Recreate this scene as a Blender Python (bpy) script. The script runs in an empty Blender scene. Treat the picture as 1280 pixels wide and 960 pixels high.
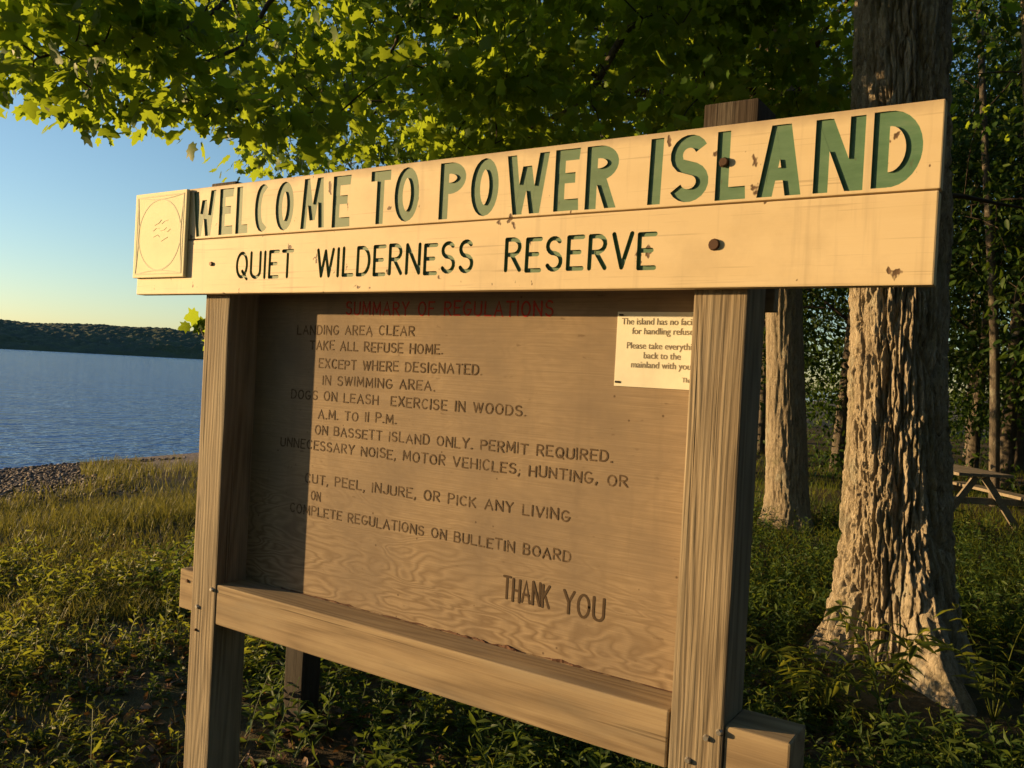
import bpy, bmesh, math, random
import numpy as np
from mathutils import Vector, Matrix

rng = np.random.default_rng(11)
random.seed(5)
S = bpy.context.scene
COL = S.collection
EYE = 1.75                                   # camera height above the ground by the sign

# ------------------------------------------------------------------ camera
CAM = np.array([2.5659, -2.0582, EYE])
cam_d = bpy.data.cameras.new('camera'); cam = bpy.data.objects.new('camera', cam_d); COL.objects.link(cam)
cam_d.sensor_fit = 'HORIZONTAL'; cam_d.sensor_width = 36; cam_d.lens = 29.78
cam_d.clip_start = 0.05; cam_d.clip_end = 6000
RV = np.array([0.83520628, 0.54737022, 0.05306893]); UV = np.array([-0.05058271, -0.01962796, 0.99852698])
FV = np.array([-0.54760556, 0.83666038, -0.01129408])
cam.matrix_world = Matrix(((RV[0], UV[0], -FV[0], CAM[0]), (RV[1], UV[1], -FV[1], CAM[1]),
                           (RV[2], UV[2], -FV[2], CAM[2]), (0, 0, 0, 1)))
S.camera = cam

# ------------------------------------------------------------------ sky, sun, exposure
SUN_EL = math.radians(7.5)
TRAVEL = Vector((math.sin(math.radians(67)) * math.cos(SUN_EL), math.cos(math.radians(67)) * math.cos(SUN_EL), -math.sin(SUN_EL)))
W = bpy.data.worlds.new('World'); S.world = W; W.use_nodes = True
nt = W.node_tree; bg = nt.nodes['Background']
sky = nt.nodes.new('ShaderNodeTexSky'); sky.sky_type = 'NISHITA'; sky.sun_disc = False
sky.sun_elevation = SUN_EL; sky.sun_rotation = math.atan2(-TRAVEL.x, -TRAVEL.y)
sky.air_density = 1.0; sky.dust_density = 0.45; sky.ozone_density = 2.6
nt.links.new(sky.outputs[0], bg.inputs[0]); bg.inputs[1].default_value = 0.105
sun_d = bpy.data.lights.new('sun', 'SUN'); sun = bpy.data.objects.new('sun', sun_d); COL.objects.link(sun)
sun_d.energy = 5.0; sun_d.angle = math.radians(0.5); sun_d.color = (1.0, 0.66, 0.30)
sun.rotation_euler = TRAVEL.to_track_quat('-Z', 'Y').to_euler(); sun.location = (-30, -13, 12)
S.view_settings.view_transform = 'Standard'; S.view_settings.look = 'None'
S.view_settings.exposure = 1.0; S.view_settings.gamma = 1; S.view_settings.use_curve_mapping = False
S.cycles.use_denoising = True
S.cycles.max_bounces = 8; S.cycles.transparent_max_bounces = 8

# ------------------------------------------------------------------ helpers
def tag(o, label=None, cat=None, group=None, kind=None):
    if label: o['label'] = label
    if cat: o['category'] = cat
    if group: o['group'] = group
    if kind: o['kind'] = kind
    return o
def empty(name, loc, label, cat, group=None):
    o = bpy.data.objects.new(name, None); COL.objects.link(o); o.location = loc; o.empty_display_size = .2
    return tag(o, label, cat, group)
def wpos(o):
    p = np.zeros(3)
    while o is not None:
        p = p + np.array(o.location); o = o.parent
    return p
def mesh_obj(name, verts, faces, mat, parent=None, smooth=False, loc=None):
    """verts in world coordinates; faces a list of tuples or an (n,k) int array"""
    verts = np.asarray(verts, dtype=np.float64)
    base = wpos(parent) if parent is not None else np.zeros(3)
    if loc is not None: base = base + np.asarray(loc) - (base if parent is not None else 0)
    me = bpy.data.meshes.new(name)
    v = (verts - base).astype(np.float32)
    if isinstance(faces, np.ndarray):
        n, k = faces.shape
        me.vertices.add(len(v)); me.vertices.foreach_set('co', v.ravel())
        me.loops.add(n * k); me.loops.foreach_set('vertex_index', faces.astype(np.int32).ravel())
        me.polygons.add(n); me.polygons.foreach_set('loop_start', np.arange(0, n * k, k, dtype=np.int32))
        me.update(calc_edges=True); me.validate()
    else:
        me.from_pydata([tuple(map(float, q)) for q in v], [], [tuple(map(int, f)) for f in faces]); me.update()
    if smooth:
        me.polygons.foreach_set('use_smooth', np.ones(len(me.polygons), dtype=bool))
    for m in (mat if isinstance(mat, (list, tuple)) else [mat]):
        me.materials.append(m)
    o = bpy.data.objects.new(name, me); COL.objects.link(o)
    if parent is not None:
        o.parent = parent
    if loc is not None:
        o.location = np.asarray(loc) - (wpos(parent) if parent is not None else 0)
    return o
def boxes(name, specs, mat, parent=None, bevel=0.004, loc=None, jitter=0.0):
    """specs: list of (x0,x1,y0,y1,z0,z1) or (x0,..,z1, Matrix) -> ONE bevelled mesh"""
    bm = bmesh.new()
    for s in specs:
        M = s[6] if len(s) > 6 else Matrix.Identity(4)
        b2 = bmesh.new(); bmesh.ops.create_cube(b2, size=1)
        for v in b2.verts:
            v.co = M @ Vector((s[0] + (v.co.x + .5) * (s[1] - s[0]), s[2] + (v.co.y + .5) * (s[3] - s[2]), s[4] + (v.co.z + .5) * (s[5] - s[4])))
            if jitter: v.co += Vector((random.uniform(-jitter, jitter), random.uniform(-jitter, jitter), random.uniform(-jitter, jitter)))
        if bevel: bmesh.ops.bevel(b2, geom=b2.edges[:], offset=bevel, segments=2, affect='EDGES', profile=.6)
        bmesh.ops.recalc_face_normals(b2, faces=b2.faces[:])
        tm = bpy.data.meshes.new('t'); b2.to_mesh(tm); b2.free(); bm.from_mesh(tm); bpy.data.meshes.remove(tm)
    vs = [v.co[:] for v in bm.verts]; bm.verts.index_update(); fs = [tuple(v.index for v in f.verts) for f in bm.faces]; bm.free()
    return mesh_obj(name, vs, fs, mat, parent, loc=loc)
# numpy value noise
_perm = rng.permutation(4096)
_val = rng.random(4096)
def vnoise(x, y, z=0.0):
    x = np.asarray(x, float); y = np.asarray(y, float); z = np.asarray(z, float) + 0 * x
    xi = np.floor(x).astype(int); yi = np.floor(y).astype(int); zi = np.floor(z).astype(int)
    fx = x - xi; fy = y - yi; fz = z - zi
    fx = fx * fx * (3 - 2 * fx); fy = fy * fy * (3 - 2 * fy); fz = fz * fz * (3 - 2 * fz)
    def h(a, b, c): return _val[_perm[(_perm[(_perm[a & 4095] + b) & 4095] + c) & 4095]]
    r = 0
    for i in (0, 1):
        for j in (0, 1):
            for k in (0, 1):
                r = r + h(xi + i, yi + j, zi + k) * (fx if i else 1 - fx) * (fy if j else 1 - fy) * (fz if k else 1 - fz)
    return r
def fbm(x, y, z=0.0, o=4):
    r = 0; a = .5; f = 1.0
    for i in range(o):
        r = r + a * vnoise(np.asarray(x) * f + 17 * i, np.asarray(y) * f + 31 * i, np.asarray(z) * f); a *= .5; f *= 2.03
    return r
def at(u, v, D):                              # world point on the ray through a photo pixel at horizontal distance D
    d = FV + (u - 640) / 1058.8 * RV - (v - 480) / 1058.8 * UV
    return CAM + d * (D / math.hypot(d[0], d[1]))

# ------------------------------------------------------------------ materials
class N:
    """small node-building helper"""
    def __init__(s, name):
        s.m = bpy.data.materials.new(name); s.m.use_nodes = True; s.t = s.m.node_tree
        s.b = s.t.nodes['Principled BSDF']; s.out = s.t.nodes['Material Output']
        s.b.inputs['Roughness'].default_value = .8; s.b.inputs['Specular IOR Level'].default_value = .25
    def n(s, typ, inputs={}, **kw):
        nd = s.t.nodes.new('ShaderNode' + typ)
        for k, v in kw.items(): setattr(nd, k, v)
        for k, v in inputs.items(): s.set(nd.inputs[k], v)
        return nd
    def set(s, sock, v):
        if hasattr(v, 'is_linked') or hasattr(v, 'links'): s.t.links.new(v, sock)
        else: sock.default_value = v
    def coord(s, scale=(1, 1, 1), loc=(0, 0, 0), rot=(0, 0, 0), src='Object'):
        tc = s.n('TexCoord'); mp = s.n('Mapping', {'Vector': tc.outputs[src], 'Scale': scale, 'Location': loc, 'Rotation': rot}); return mp.outputs[0]
    def noise(s, vec, scale, detail=4, rough=.5, dist=0, out=0):
        nd = s.n('TexNoise', {'Vector': vec, 'Scale': scale, 'Detail': detail, 'Roughness': rough, 'Distortion': dist}); return nd.outputs[out]
    def ramp(s, fac, stops, interp='LINEAR'):
        nd = s.n('ValToRGB', {'Fac': fac}); cr = nd.color_ramp; cr.interpolation = interp
        while len(cr.elements) < len(stops): cr.elements.new(.5)
        for e, (p, c) in zip(cr.elements, stops):
            e.position = p; e.color = (c, c, c, 1) if isinstance(c, (int, float)) else (*c, 1)
        return nd.outputs[0]
    def mix(s, fac, a, b, mode='MIX'):
        nd = s.n('Mix', data_type='RGBA', blend_type=mode)
        s.set(nd.inputs[0], fac)
        for sock, v in ((nd.inputs[6], a), (nd.inputs[7], b)):
            s.set(sock, (*v, 1) if isinstance(v, tuple) and len(v) == 3 else v)
        return nd.outputs[2]
    def math(s, op, a, b=0.0):
        nd = s.n('Math', operation=op); s.set(nd.inputs[0], a); s.set(nd.inputs[1], b); return nd.outputs[0]
    def bump(s, h, strength=.5, dist=.01, prev=None):
        nd = s.n('Bump', {'Height': h, 'Strength': strength, 'Distance': dist})
        if prev is not None: s.set(nd.inputs['Normal'], prev)
        return nd.outputs[0]
    def base(s, c, normal=None, rough=None):
        s.set(s.b.inputs['Base Color'], (*c, 1) if isinstance(c, tuple) else c)
        if normal is not None: s.set(s.b.inputs['Normal'], normal)
        if rough is not None: s.set(s.b.inputs['Roughness'], rough)
        return s.m

def wood(name, axis, dark, mid, light, ring=34, dist=5.0, bump=.6, seed=0.0, stretch=.06, fine=220, wav=.22):
    """weathered softwood: raised grain running along axis ('X' or 'Z'), knots and grey stains"""
    k = N(name)
    sc = (stretch, 1, 1) if axis == 'X' else (1, 1, stretch)
    v = k.coord(sc, (seed, seed * 1.7, seed * .6))
    warp = k.noise(v, 5, 3, .5)
    big = k.n('VectorMath', {0: v, 1: (0, 0, 0)}, operation='ADD')
    sh = k.n('VectorMath', {0: warp, 1: (0.11, 0.11, 0.11)}, operation='MULTIPLY')
    k.t.links.new(sh.outputs[0], big.inputs[1])
    wv = k.n('TexWave', {'Vector': big.outputs[0], 'Scale': ring, 'Distortion': dist, 'Detail': 2.0, 'Detail Scale': 1.2},
             wave_type='BANDS', bands_direction='Y' if axis == 'X' else 'X', wave_profile='SIN')
    if axis == 'X': wv.bands_direction = 'Z'
    irr = k.noise(k.coord((.25, 75, 75) if axis == 'X' else (75, 75, .25), (seed, seed, 0)), 1, 2, .55)
    fr = k.math('ABSOLUTE', k.math('SUBTRACT', k.math('FRACT', k.math('MULTIPLY', k.noise(k.coord((.35, 5, 5) if axis == 'X' else (5, 5, .35), (seed, 0, seed)), 1.3, 1.5, .4, .2), 13.0)), .5))
    rings = k.math('ADD', k.math('ADD', k.math('MULTIPLY', wv.outputs['Fac'], wav), k.math('MULTIPLY', irr, .55)), k.math('MULTIPLY', k.ramp(fr, [(.03, 0.0), (.4, 1.0)]), .55 - wav))
    fib = k.noise(k.coord((2.5, fine, fine) if axis == 'X' else (fine, fine, 2.5), (seed, 0, 0)), 1, 3, .6)
    st = k.noise(k.coord((.8, 3, 3) if axis == 'X' else (3, 3, .8), (seed * 3, 0, 1)), 3, 5, .6)
    mixf = k.math('ADD', k.math('MULTIPLY', rings, .6), k.math('MULTIPLY', fib, .55))
    c = k.ramp(mixf, [(.25, dark), (.55, mid), (.85, light)])
    c = k.mix(k.ramp(st, [(.35, 0.75), (.62, 0.0)]), c, k.mix(.5, c, (dark[0] * .6, dark[1] * .62, dark[2] * .7)))
    # small knots
    vk = k.coord((1.1, 1, 5) if axis == 'X' else (5, 1, 1.1), (seed, .3, seed))
    vo = k.n('TexVoronoi', {'Vector': vk, 'Scale': 1.6, 'Randomness': 1.0})
    kn = k.ramp(vo.outputs['Distance'], [(.03, 1.0), (.075, 0.0)])
    c = k.mix(k.math('MULTIPLY', kn, .75), c, (dark[0] * .35, dark[1] * .3, dark[2] * .3))
    ck = k.noise(k.coord((.7, 55, 55) if axis == 'X' else (55, 55, .7), (seed * 2, seed, 1)), 1, 3, .6)
    crack = k.ramp(ck, [(.66, 0.0), (.70, 1.0)])
    c = k.mix(k.math('MULTIPLY', crack, .7), c, (dark[0] * .4, dark[1] * .36, dark[2] * .34))
    if axis == 'Z':                      # post heads darkened, leaf shade painted into the colour
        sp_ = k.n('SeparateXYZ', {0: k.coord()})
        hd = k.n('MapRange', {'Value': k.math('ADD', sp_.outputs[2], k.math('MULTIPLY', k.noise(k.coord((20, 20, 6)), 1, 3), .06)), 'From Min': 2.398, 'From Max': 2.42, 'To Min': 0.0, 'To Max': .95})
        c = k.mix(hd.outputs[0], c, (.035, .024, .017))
    grey = k.noise(k.coord((1.3, 5, 5) if axis == 'X' else (5, 5, 1.3), (seed, 4, seed)), 1, 5, .65)
    if name != 'shade_dark_wood': c = k.mix(k.ramp(grey, [(.48, 0.0), (.66, .5)]), c, (.235, .205, .16))
    h = k.math('SUBTRACT', k.math('ADD', k.math('MULTIPLY', rings, .7), k.math('MULTIPLY', fib, .5)), k.math('MULTIPLY', crack, .8))
    return k.base(c, k.bump(h, bump, .004), .88)

M = {}
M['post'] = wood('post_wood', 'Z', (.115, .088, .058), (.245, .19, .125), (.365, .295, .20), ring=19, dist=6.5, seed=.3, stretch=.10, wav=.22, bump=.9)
M['rail'] = wood('rail_wood', 'X', (.17, .12, .072), (.28, .205, .125), (.36, .275, .17), ring=16, dist=4, seed=2.1, bump=.22, wav=.04)
M['shade_dark_wood'] = wood('shade_dark_wood', 'Z', (.02, .016, .012), (.04, .032, .025), (.06, .05, .04), seed=1.0)  # near-black tones, the shade under the rail put into the wood colour
M['table_wood'] = wood('table_wood', 'X', (.12, .095, .07), (.22, .18, .13), (.30, .25, .19), seed=4.0)

def panel_mat():
    k = N('plywood_panel')
    v = k.coord((1, 1, 1))
    # rotary-cut figure: contour lines of a stretched height field, strongest low down on the board
    n1 = k.noise(k.coord((1.5, 1, 6.0), (1.3, 0, .4)), 1.3, 3, .5, .4)
    fr = k.math('FRACT', k.math('MULTIPLY', n1, 17.0))
    tri = k.math('ABSOLUTE', k.math('SUBTRACT', fr, .5))
    line = k.ramp(tri, [(.02, 0.0), (.40, 1.0)])
    sep = k.n('SeparateXYZ', {0: v})
    amt = k.ramp(k.math('ADD', sep.outputs[2], k.math('MULTIPLY', sep.outputs[0], .06)), [(.25 + .9 - .9, 1), (.62, .22)])
    mr = k.n('MapRange', {'Value': k.math('ADD', sep.outputs[2], k.math('MULTIPLY', sep.outputs[0], .12)), 'From Min': 1.02, 'From Max': 1.34, 'To Min': 1.0, 'To Max': .2})
    fib = k.noise(k.coord((3, 60, 260)), 1, 4, .65)
    blot = k.noise(k.coord((1.2, 1, 1.2), (4, 0, 2)), 1.8, 6, .6)
    c = k.ramp(fib, [(.25, (.215, .158, .100)), (.6, (.315, .235, .152)), (.85, (.385, .295, .195))])
    c = k.mix(k.math('MULTIPLY', k.math('SUBTRACT', 1.0, line), k.math('MULTIPLY', mr.outputs[0], .8)), c, (.15, .10, .058))
    c = k.mix(k.ramp(blot, [(.36, .8), (.58, 0.0)]), c, (.185, .14, .10))
    run = k.noise(k.coord((9, 1, .8), (2, 0, 5)), 1, 5, .65)
    c = k.mix(k.ramp(run, [(.52, 0.0), (.72, .45)]), c, (.17, .125, .085))
    spk = k.noise(k.coord((26, 26, 60)), 1, 2, .5)
    c = k.mix(k.ramp(spk, [(.70, 0.0), (.78, .55)]), c, (.12, .08, .05))
    # small rows of pits left by old staples
    vo = k.n('TexVoronoi', {'Vector': v, 'Scale': 13.0})
    c = k.mix(k.ramp(vo.outputs['Distance'], [(.035, .8), (.06, 0.0)]), c, (.08, .05, .03))
    h = k.math('ADD', k.math('MULTIPLY', fib, .5), k.math('MULTIPLY', line, k.math('MULTIPLY', mr.outputs[0], .8)))
    return k.base(c, k.bump(h, .35, .002), .85)
M['panel'] = panel_mat()

def paint_mat(name, col, seed):
    k = N(name)
    v = k.coord((1, 1, 1), (seed, 0, 0))
    big = k.noise(k.coord((1.5, 1, 6), (seed, 0, 0)), 2.2, 5, .6)
    c = k.mix(k.ramp(big, [(.3, .0), (.75, .55)]), col, (col[0] * .86, col[1] * .82, col[2] * .74))
    drip = k.noise(k.coord((30, 1, 1.6), (seed, 0, 3)), 1, 4, .6)
    c = k.mix(k.ramp(drip, [(.56, 0.0), (.76, .5)]), c, (.40, .31, .20))
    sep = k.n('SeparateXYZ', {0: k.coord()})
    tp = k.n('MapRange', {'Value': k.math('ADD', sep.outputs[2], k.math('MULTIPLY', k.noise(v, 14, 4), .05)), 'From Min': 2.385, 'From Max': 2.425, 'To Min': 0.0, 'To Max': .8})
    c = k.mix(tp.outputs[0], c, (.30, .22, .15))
    chip = k.noise(k.coord((22, 22, 15), (seed + 5.3, 0, seed)), 1, 3, .55)
    hair = k.noise(k.coord((2.2, 30, 120), (seed + 1.3, 0, 2)), 1, 3, .6)
    c = k.mix(k.ramp(hair, [(.61, 0.0), (.70, .55)]), c, (.34, .25, .15))
    grime = k.noise(k.coord((5, 5, 5), (seed, 2, 0)), 1, 6, .65)
    c = k.mix(k.ramp(grime, [(.5, 0.0), (.75, .35)]), c, (.38, .29, .18))
    c = k.mix(k.ramp(chip, [(.68, 0.0), (.70, 1.0)]), c, (.13, .08, .045))
    gr = k.noise(k.coord((1.6, 40, 150)), 1, 4, .6)
    h = k.math('ADD', k.math('MULTIPLY', gr, .5), k.math('MULTIPLY', k.ramp(chip, [(.70, 1.0), (.735, 0.0)]), 1.2))
    return k.base(c, k.bump(h, .3, .002), .6)
M['paint'] = paint_mat('cream_paint', (.68, .545, .34), 0.0)
def green_mat():
    k = N('green_letter_paint')
    n1 = k.noise(k.coord((8, 8, 30)), 1, 5, .65); n2 = k.noise(k.coord((40, 40, 14)), 1, 3, .6)
    sep = k.n('SeparateXYZ', {0: k.coord()})
    c = k.ramp(n1, [(.3, (.050, .145, .075)), (.55, (.085, .195, .11)), (.8, (.15, .24, .15))])
    fade = k.n('MapRange', {'Value': sep.outputs[0], 'From Min': -.4, 'From Max': 2.0, 'To Min': .62, 'To Max': .0})
    c = k.mix(fade.outputs[0], c, (.21, .235, .15))
    c = k.mix(k.ramp(n2, [(.66, 0.0), (.74, .8)]), c, (.10, .075, .05))
    return k.base(c, k.bump(n1, .3, .002), .6)
M['green'] = green_mat()
def plain(name, col, rough=.7, metal=0.0, var=.25, scale=40):
    k = N(name); n1 = k.noise(k.coord(), scale, 4, .6)
    c = k.mix(k.ramp(n1, [(.3, 0.0), (.75, 1.0)]), col, tuple(x * (1 - var) for x in col)); k.b.inputs['Metallic'].default_value = metal
    return k.base(c, k.bump(n1, .2, .002), rough)
M['groove'] = plain('routed_groove', (.075, .048, .028), .9)
def worn(name, col, under):
    k = N(name); n1 = k.noise(k.coord((60, 60, 90)), 1, 4, .65)
    return k.base(k.mix(k.ramp(n1, [(.50, 0.0), (.66, .85)]), col, under), None, .9)
M['groove_worn'] = worn('worn_routed_groove', (.085, .055, .032), (.22, .155, .095))
M['red_worn'] = worn('worn_red_letter_paint', (.42, .035, .03), (.24, .12, .08))
M['iron'] = plain('rusty_iron', (.10, .055, .035), .6, .5)
M['zinc'] = plain('galvanised_bolt', (.50, .47, .43), .4, .8)
M['plastic'] = plain('yellowed_plastic', (.82, .75, .50), .75, 0, .10, 12)
M['plaque_ink'] = plain('faded_plaque_ink', (.40, .40, .26), .6)
M['paper'] = plain('notice_sheet', (.80, .76, .60), .6, 0, .22, 8)
M['ink'] = plain('grey_notice_ink', (.27, .23, .17), .7)
M['tack'] = plain('black_tack', (.02, .018, .016), .5)

def leaf_mat(name, c0, c1, c2, trans=.45, tcol=(.30, .34, .02), rough=.5):
    k = N(name)
    g = k.n('NewGeometry'); r = g.outputs['Random Per Island']
    c = k.ramp(r, [(.0, c0), (.55, c1), (1.0, c2)])
    k.base(c, None, rough); k.b.inputs['Specular IOR Level'].default_value = .14
    tr = k.n('BsdfTranslucent'); tc = k.mix(.8, c, tcol, 'MIX'); k.set(tr.inputs['Color'], tc)
    ms = k.n('MixShader', {0: trans, 1: k.b.outputs[0], 2: tr.outputs[0]})
    k.t.links.new(ms.outputs[0], k.out.inputs['Surface'])
    return k.m
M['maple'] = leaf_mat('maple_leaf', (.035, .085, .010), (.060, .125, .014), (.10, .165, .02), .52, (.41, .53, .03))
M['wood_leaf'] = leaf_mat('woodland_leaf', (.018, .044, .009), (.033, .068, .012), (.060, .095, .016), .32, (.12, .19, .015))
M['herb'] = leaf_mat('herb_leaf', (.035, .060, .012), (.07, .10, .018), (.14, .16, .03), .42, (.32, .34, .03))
M['herb_shade_tone'] = leaf_mat('herb_leaf_shade_tone', (.018, .040, .010), (.032, .062, .014), (.075, .105, .022), .35, (.16, .22, .025))  # darker copy of the herb leaf, ground shade put into its colour
M['grass'] = leaf_mat('grass_blade', (.055, .075, .016), (.11, .12, .03), (.24, .20, .07), .35, (.26, .24, .04))
M['dry'] = leaf_mat('dry_leaf', (.10, .055, .028), (.16, .09, .045), (.22, .14, .075), .2, (.2, .1, .03))
M['twig'] = plain('twig_bark', (.055, .042, .032), .9)

def bark_mat(name, c0, c1, c2, scale=1.0):
    k = N(name)
    n1 = k.noise(k.coord((16 * scale, 16 * scale, 3.2 * scale)), 1, 6, .65, .6)
    n2 = k.noise(k.coord((60, 60, 22)), 1, 6, .7, .8)
    n3 = k.noise(k.coord((160, 160, 70)), 1, 4, .65)
    c = k.ramp(k.math('ADD', k.math('MULTIPLY', n1, .5), k.math('MULTIPLY', n2, .5)), [(.36, c0), (.5, c1), (.66, c2)])
    lich = k.noise(k.coord((5, 5, 3)), 1, 6, .7)
    c = k.mix(k.ramp(lich, [(.56, 0.0), (.64, .55)]), c, (.36, .35, .28))
    moss = k.noise(k.coord((2, 2, 1.1)), 2, 5, .65)
    c = k.mix(k.ramp(moss, [(.56, 0.0), (.70, .45)]), c, (.13, .135, .06))
    h = k.math('ADD', k.math('ADD', k.math('MULTIPLY', n1, .6), k.math('MULTIPLY', n2, .8)), k.math('MULTIPLY', n3, .6))
    return k.base(c, k.bump(h, 1.0, .035), .95)
M['bark'] = bark_mat('furrowed_bark', (.13, .10, .07), (.42, .345, .245), (.60, .51, .38))
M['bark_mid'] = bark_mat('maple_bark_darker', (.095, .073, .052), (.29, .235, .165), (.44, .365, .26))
M['bark_dark'] = bark_mat('woodland_bark', (.06, .05, .04), (.14, .115, .09), (.22, .185, .145))

# ------------------------------------------------------------------ ground, water, far shore
WATER_Z = -0.6
def shore_s(x, y): return x + 14.0 + .16 * (y - 2) + .9 * np.sin(y * .13 + .7) * np.clip((y + 5) / 20, -1.5, 1.5) - 0.5
def ground_h(x, y):
    x = np.asarray(x, float); y = np.asarray(y, float)
    s = shore_s(x, y)
    h = np.interp(s, [-400, -30, 0, 3.2, 5.0, 9, 12, 400], [-14, -2.4, WATER_Z - .02, -.34, -.16, -.03, 0, 0])
    bump = (fbm(x * .55, y * .55, 3, 3) - .45) * .16 * np.clip(s / 6, 0, 1) + (fbm(x * 3, y * 3, 7, 2) - .4) * .03 * np.clip(s / 3, 0, 1)
    far = np.clip((s - 20) / 60, 0, 1) * 2.0
    return h + bump + far
def gradgrid(c, lo, hi, fine, n):
    a = [0.0]; st = fine
    while a[-1] < 3000: a.append(a[-1] + st); st = st if a[-1] < 14 else st * 1.16
    a = np.array(a); return np.concatenate([-(a[1:])[::-1], a]) + c
gx = gradgrid(-1.0, 0, 0, .16, 0); gy = gradgrid(4.0, 0, 0, .16, 0)
X, Y = np.meshgrid(gx, gy, indexing='ij')
Zg = ground_h(X, Y)
nx, ny = X.shape
I = np.arange(nx * ny).reshape(nx, ny)
quads = np.stack([I[:-1, :-1], I[1:, :-1], I[1:, 1:], I[:-1, 1:]], -1).reshape(-1, 4)
def ground_mat():
    k = N('forest_floor')
    v = k.coord()
    n1 = k.noise(v, .8, 6, .6); n2 = k.noise(v, 14, 6, .7); n3 = k.noise(v, 70, 3, .6)
    c = k.ramp(n2, [(.3, (.030, .022, .013)), (.5, (.065, .047, .026)), (.72, (.13, .092, .05))])
    c = k.mix(k.ramp(n1, [(.42, 0.0), (.62, .7)]), c, (.050, .055, .018))
    sep = k.n('SeparateXYZ', {0: v})
    # bare wet gravel on the low beach
    bz = k.n('MapRange', {'Value': k.math('ADD', sep.outputs[2], k.math('MULTIPLY', n1, .12)), 'From Min': -.32, 'From Max': -.12, 'To Min': 1.0, 'To Max': 0.0})
    peb = k.ramp(k.n('TexVoronoi', {'Vector': v, 'Scale': 22.0}).outputs['Color'], [(.2, (.08, .062, .05)), (.6, (.17, .135, .11)), (.9, (.27, .23, .2))])
    c = k.mix(bz.outputs[0], c, peb)
    return k.base(c, k.bump(k.math('ADD', n2, k.math('MULTIPLY', n3, .4)), .8, .03), .95)
go = mesh_obj('ground', np.stack([X, Y, Zg], -1).reshape(-1, 3), quads, ground_mat(), smooth=True)
tag(go, 'brown leaf littered soil sloping to the beach', kind='structure')

def water_mat():
    k = N('lake_water')
    v = k.coord((1, 1, 1), rot=(0, 0, math.radians(-20)))
    w1 = k.noise(k.coord((1.0, .5, 1), rot=(0, 0, math.radians(25))), .75, 4, .6)
    w2 = k.noise(k.coord((1.0, .45, 1), rot=(0, 0, math.radians(10))), 3.2, 3, .6)
    w3 = k.noise(k.coord((.05, .02, 1), rot=(0, 0, math.radians(15))), 1.0, 3, .6)
    h = k.math('ADD', k.math('MULTIPLY', w1, 1.0), k.math('MULTIPLY', w2, .28))
    c = k.mix(w3, (.04, .14, .42), (.07, .20, .52))
    k.b.inputs['Specular IOR Level'].default_value = .5; k.b.inputs['IOR'].default_value = 1.33
    return k.base(c, k.bump(h, .9, .5), .08)
wx = np.concatenate([np.linspace(-3000, -120, 12), np.linspace(-110, -9, 60)]); wy = np.concatenate([np.linspace(-2500, -60, 10), np.linspace(-50, 120, 40), np.linspace(140, 3000, 12)])
X2, Y2 = np.meshgrid(wx, wy, indexing='ij'); I2 = np.arange(X2.size).reshape(X2.shape)
wo = mesh_obj('water', np.stack([X2, Y2, 0 * X2 + WATER_Z], -1).reshape(-1, 3),
              np.stack([I2[:-1, :-1], I2[1:, :-1], I2[1:, 1:], I2[:-1, 1:]], -1).reshape(-1, 4), water_mat(), smooth=True)
tag(wo, 'rippled blue lake', kind='structure')

def far_hills():
    # wooded ridge across the water, 1.5 km away
    th = np.radians(np.linspace(30, 95, 760)); D = np.linspace(1450, 1900, 110)        # angle left of +y
    T, R_ = np.meshgrid(th, D, indexing='ij')
    x = CAM[0] - np.sin(T) * R_; y = CAM[1] + np.cos(T) * R_
    t = (R_ - 1450) / 450
    ridge = 56 + 12 * (fbm(T * 9, 0 * T, 1, 3) - .45) * 2 + (T - math.radians(62)) * 16
    prof = np.clip(np.sin(np.clip(t * 1.35, 0, 1) * math.pi / 2), 0, 1) ** .75
    z = WATER_Z - 1 + prof * ridge
    z += (fbm(x * .13, y * .13, 2, 3) - .3) * 11 * np.clip(t * 12, 0, 1) * 1.0
    I3 = np.arange(T.size).reshape(T.shape)
    k = N('far_forest'); v = k.coord()
    n1 = k.noise(v, .05, 5, .65); n2 = k.noise(v, .012, 3, .5)
    c = k.ramp(n1, [(.35, (.042, .060, .045)), (.6, (.062, .082, .046)), (.8, (.095, .112, .055))])  # haze over the far ridge put into these lightened forest tones
    c = k.mix(k.ramp(n2, [(.5, 0.0), (.65, .6)]), c, (.05, .062, .02))
    m = k.base(c, k.bump(n1, 1.0, 5.0), .95)
    o = mesh_obj('hills', np.stack([x, y, z], -1).reshape(-1, 3), np.stack([I3[:-1, :-1], I3[1:, :-1], I3[1:, 1:], I3[:-1, 1:]], -1).reshape(-1, 4), m, smooth=True)
    tag(o, 'dark wooded ridge across the lake', kind='structure')
far_hills()

# ------------------------------------------------------------------ the sign
sign = empty('welcome_sign', (.8, .07, 0), 'large weathered wooden park sign with cream header board and green routed letters', 'sign')
PL, PR, PW, PD = -.1954, 1.7577, .14, .151
for x, top, sd in ((PL, 2.415, 0), (PR, 2.462, 1)):
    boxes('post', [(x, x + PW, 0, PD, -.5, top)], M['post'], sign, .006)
boxes('rail', [(PL + PW + .001, PR - .006, .004, .135, .757, .906)], M['rail'], sign, .005)
boxes('rail_stub', [(PR + PW + .001, 2.060, .006, .150, .745, .908)], M['rail'], sign, .006)
boxes('rail_stub', [(-.338, PL - .001, .050, .165, .757, .912)], M['rail'], sign, .006)
boxes('panel', [(PL + PW - .03, PR + .03, .1375, .157, .86, 2.30)], M['panel'], sign, 0)
boxes('back_brace', [(PL - .02, PR + PW + .02, .1575 + .002, .1975, 1.95, 2.09)], M['rail'], sign, .004)

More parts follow.
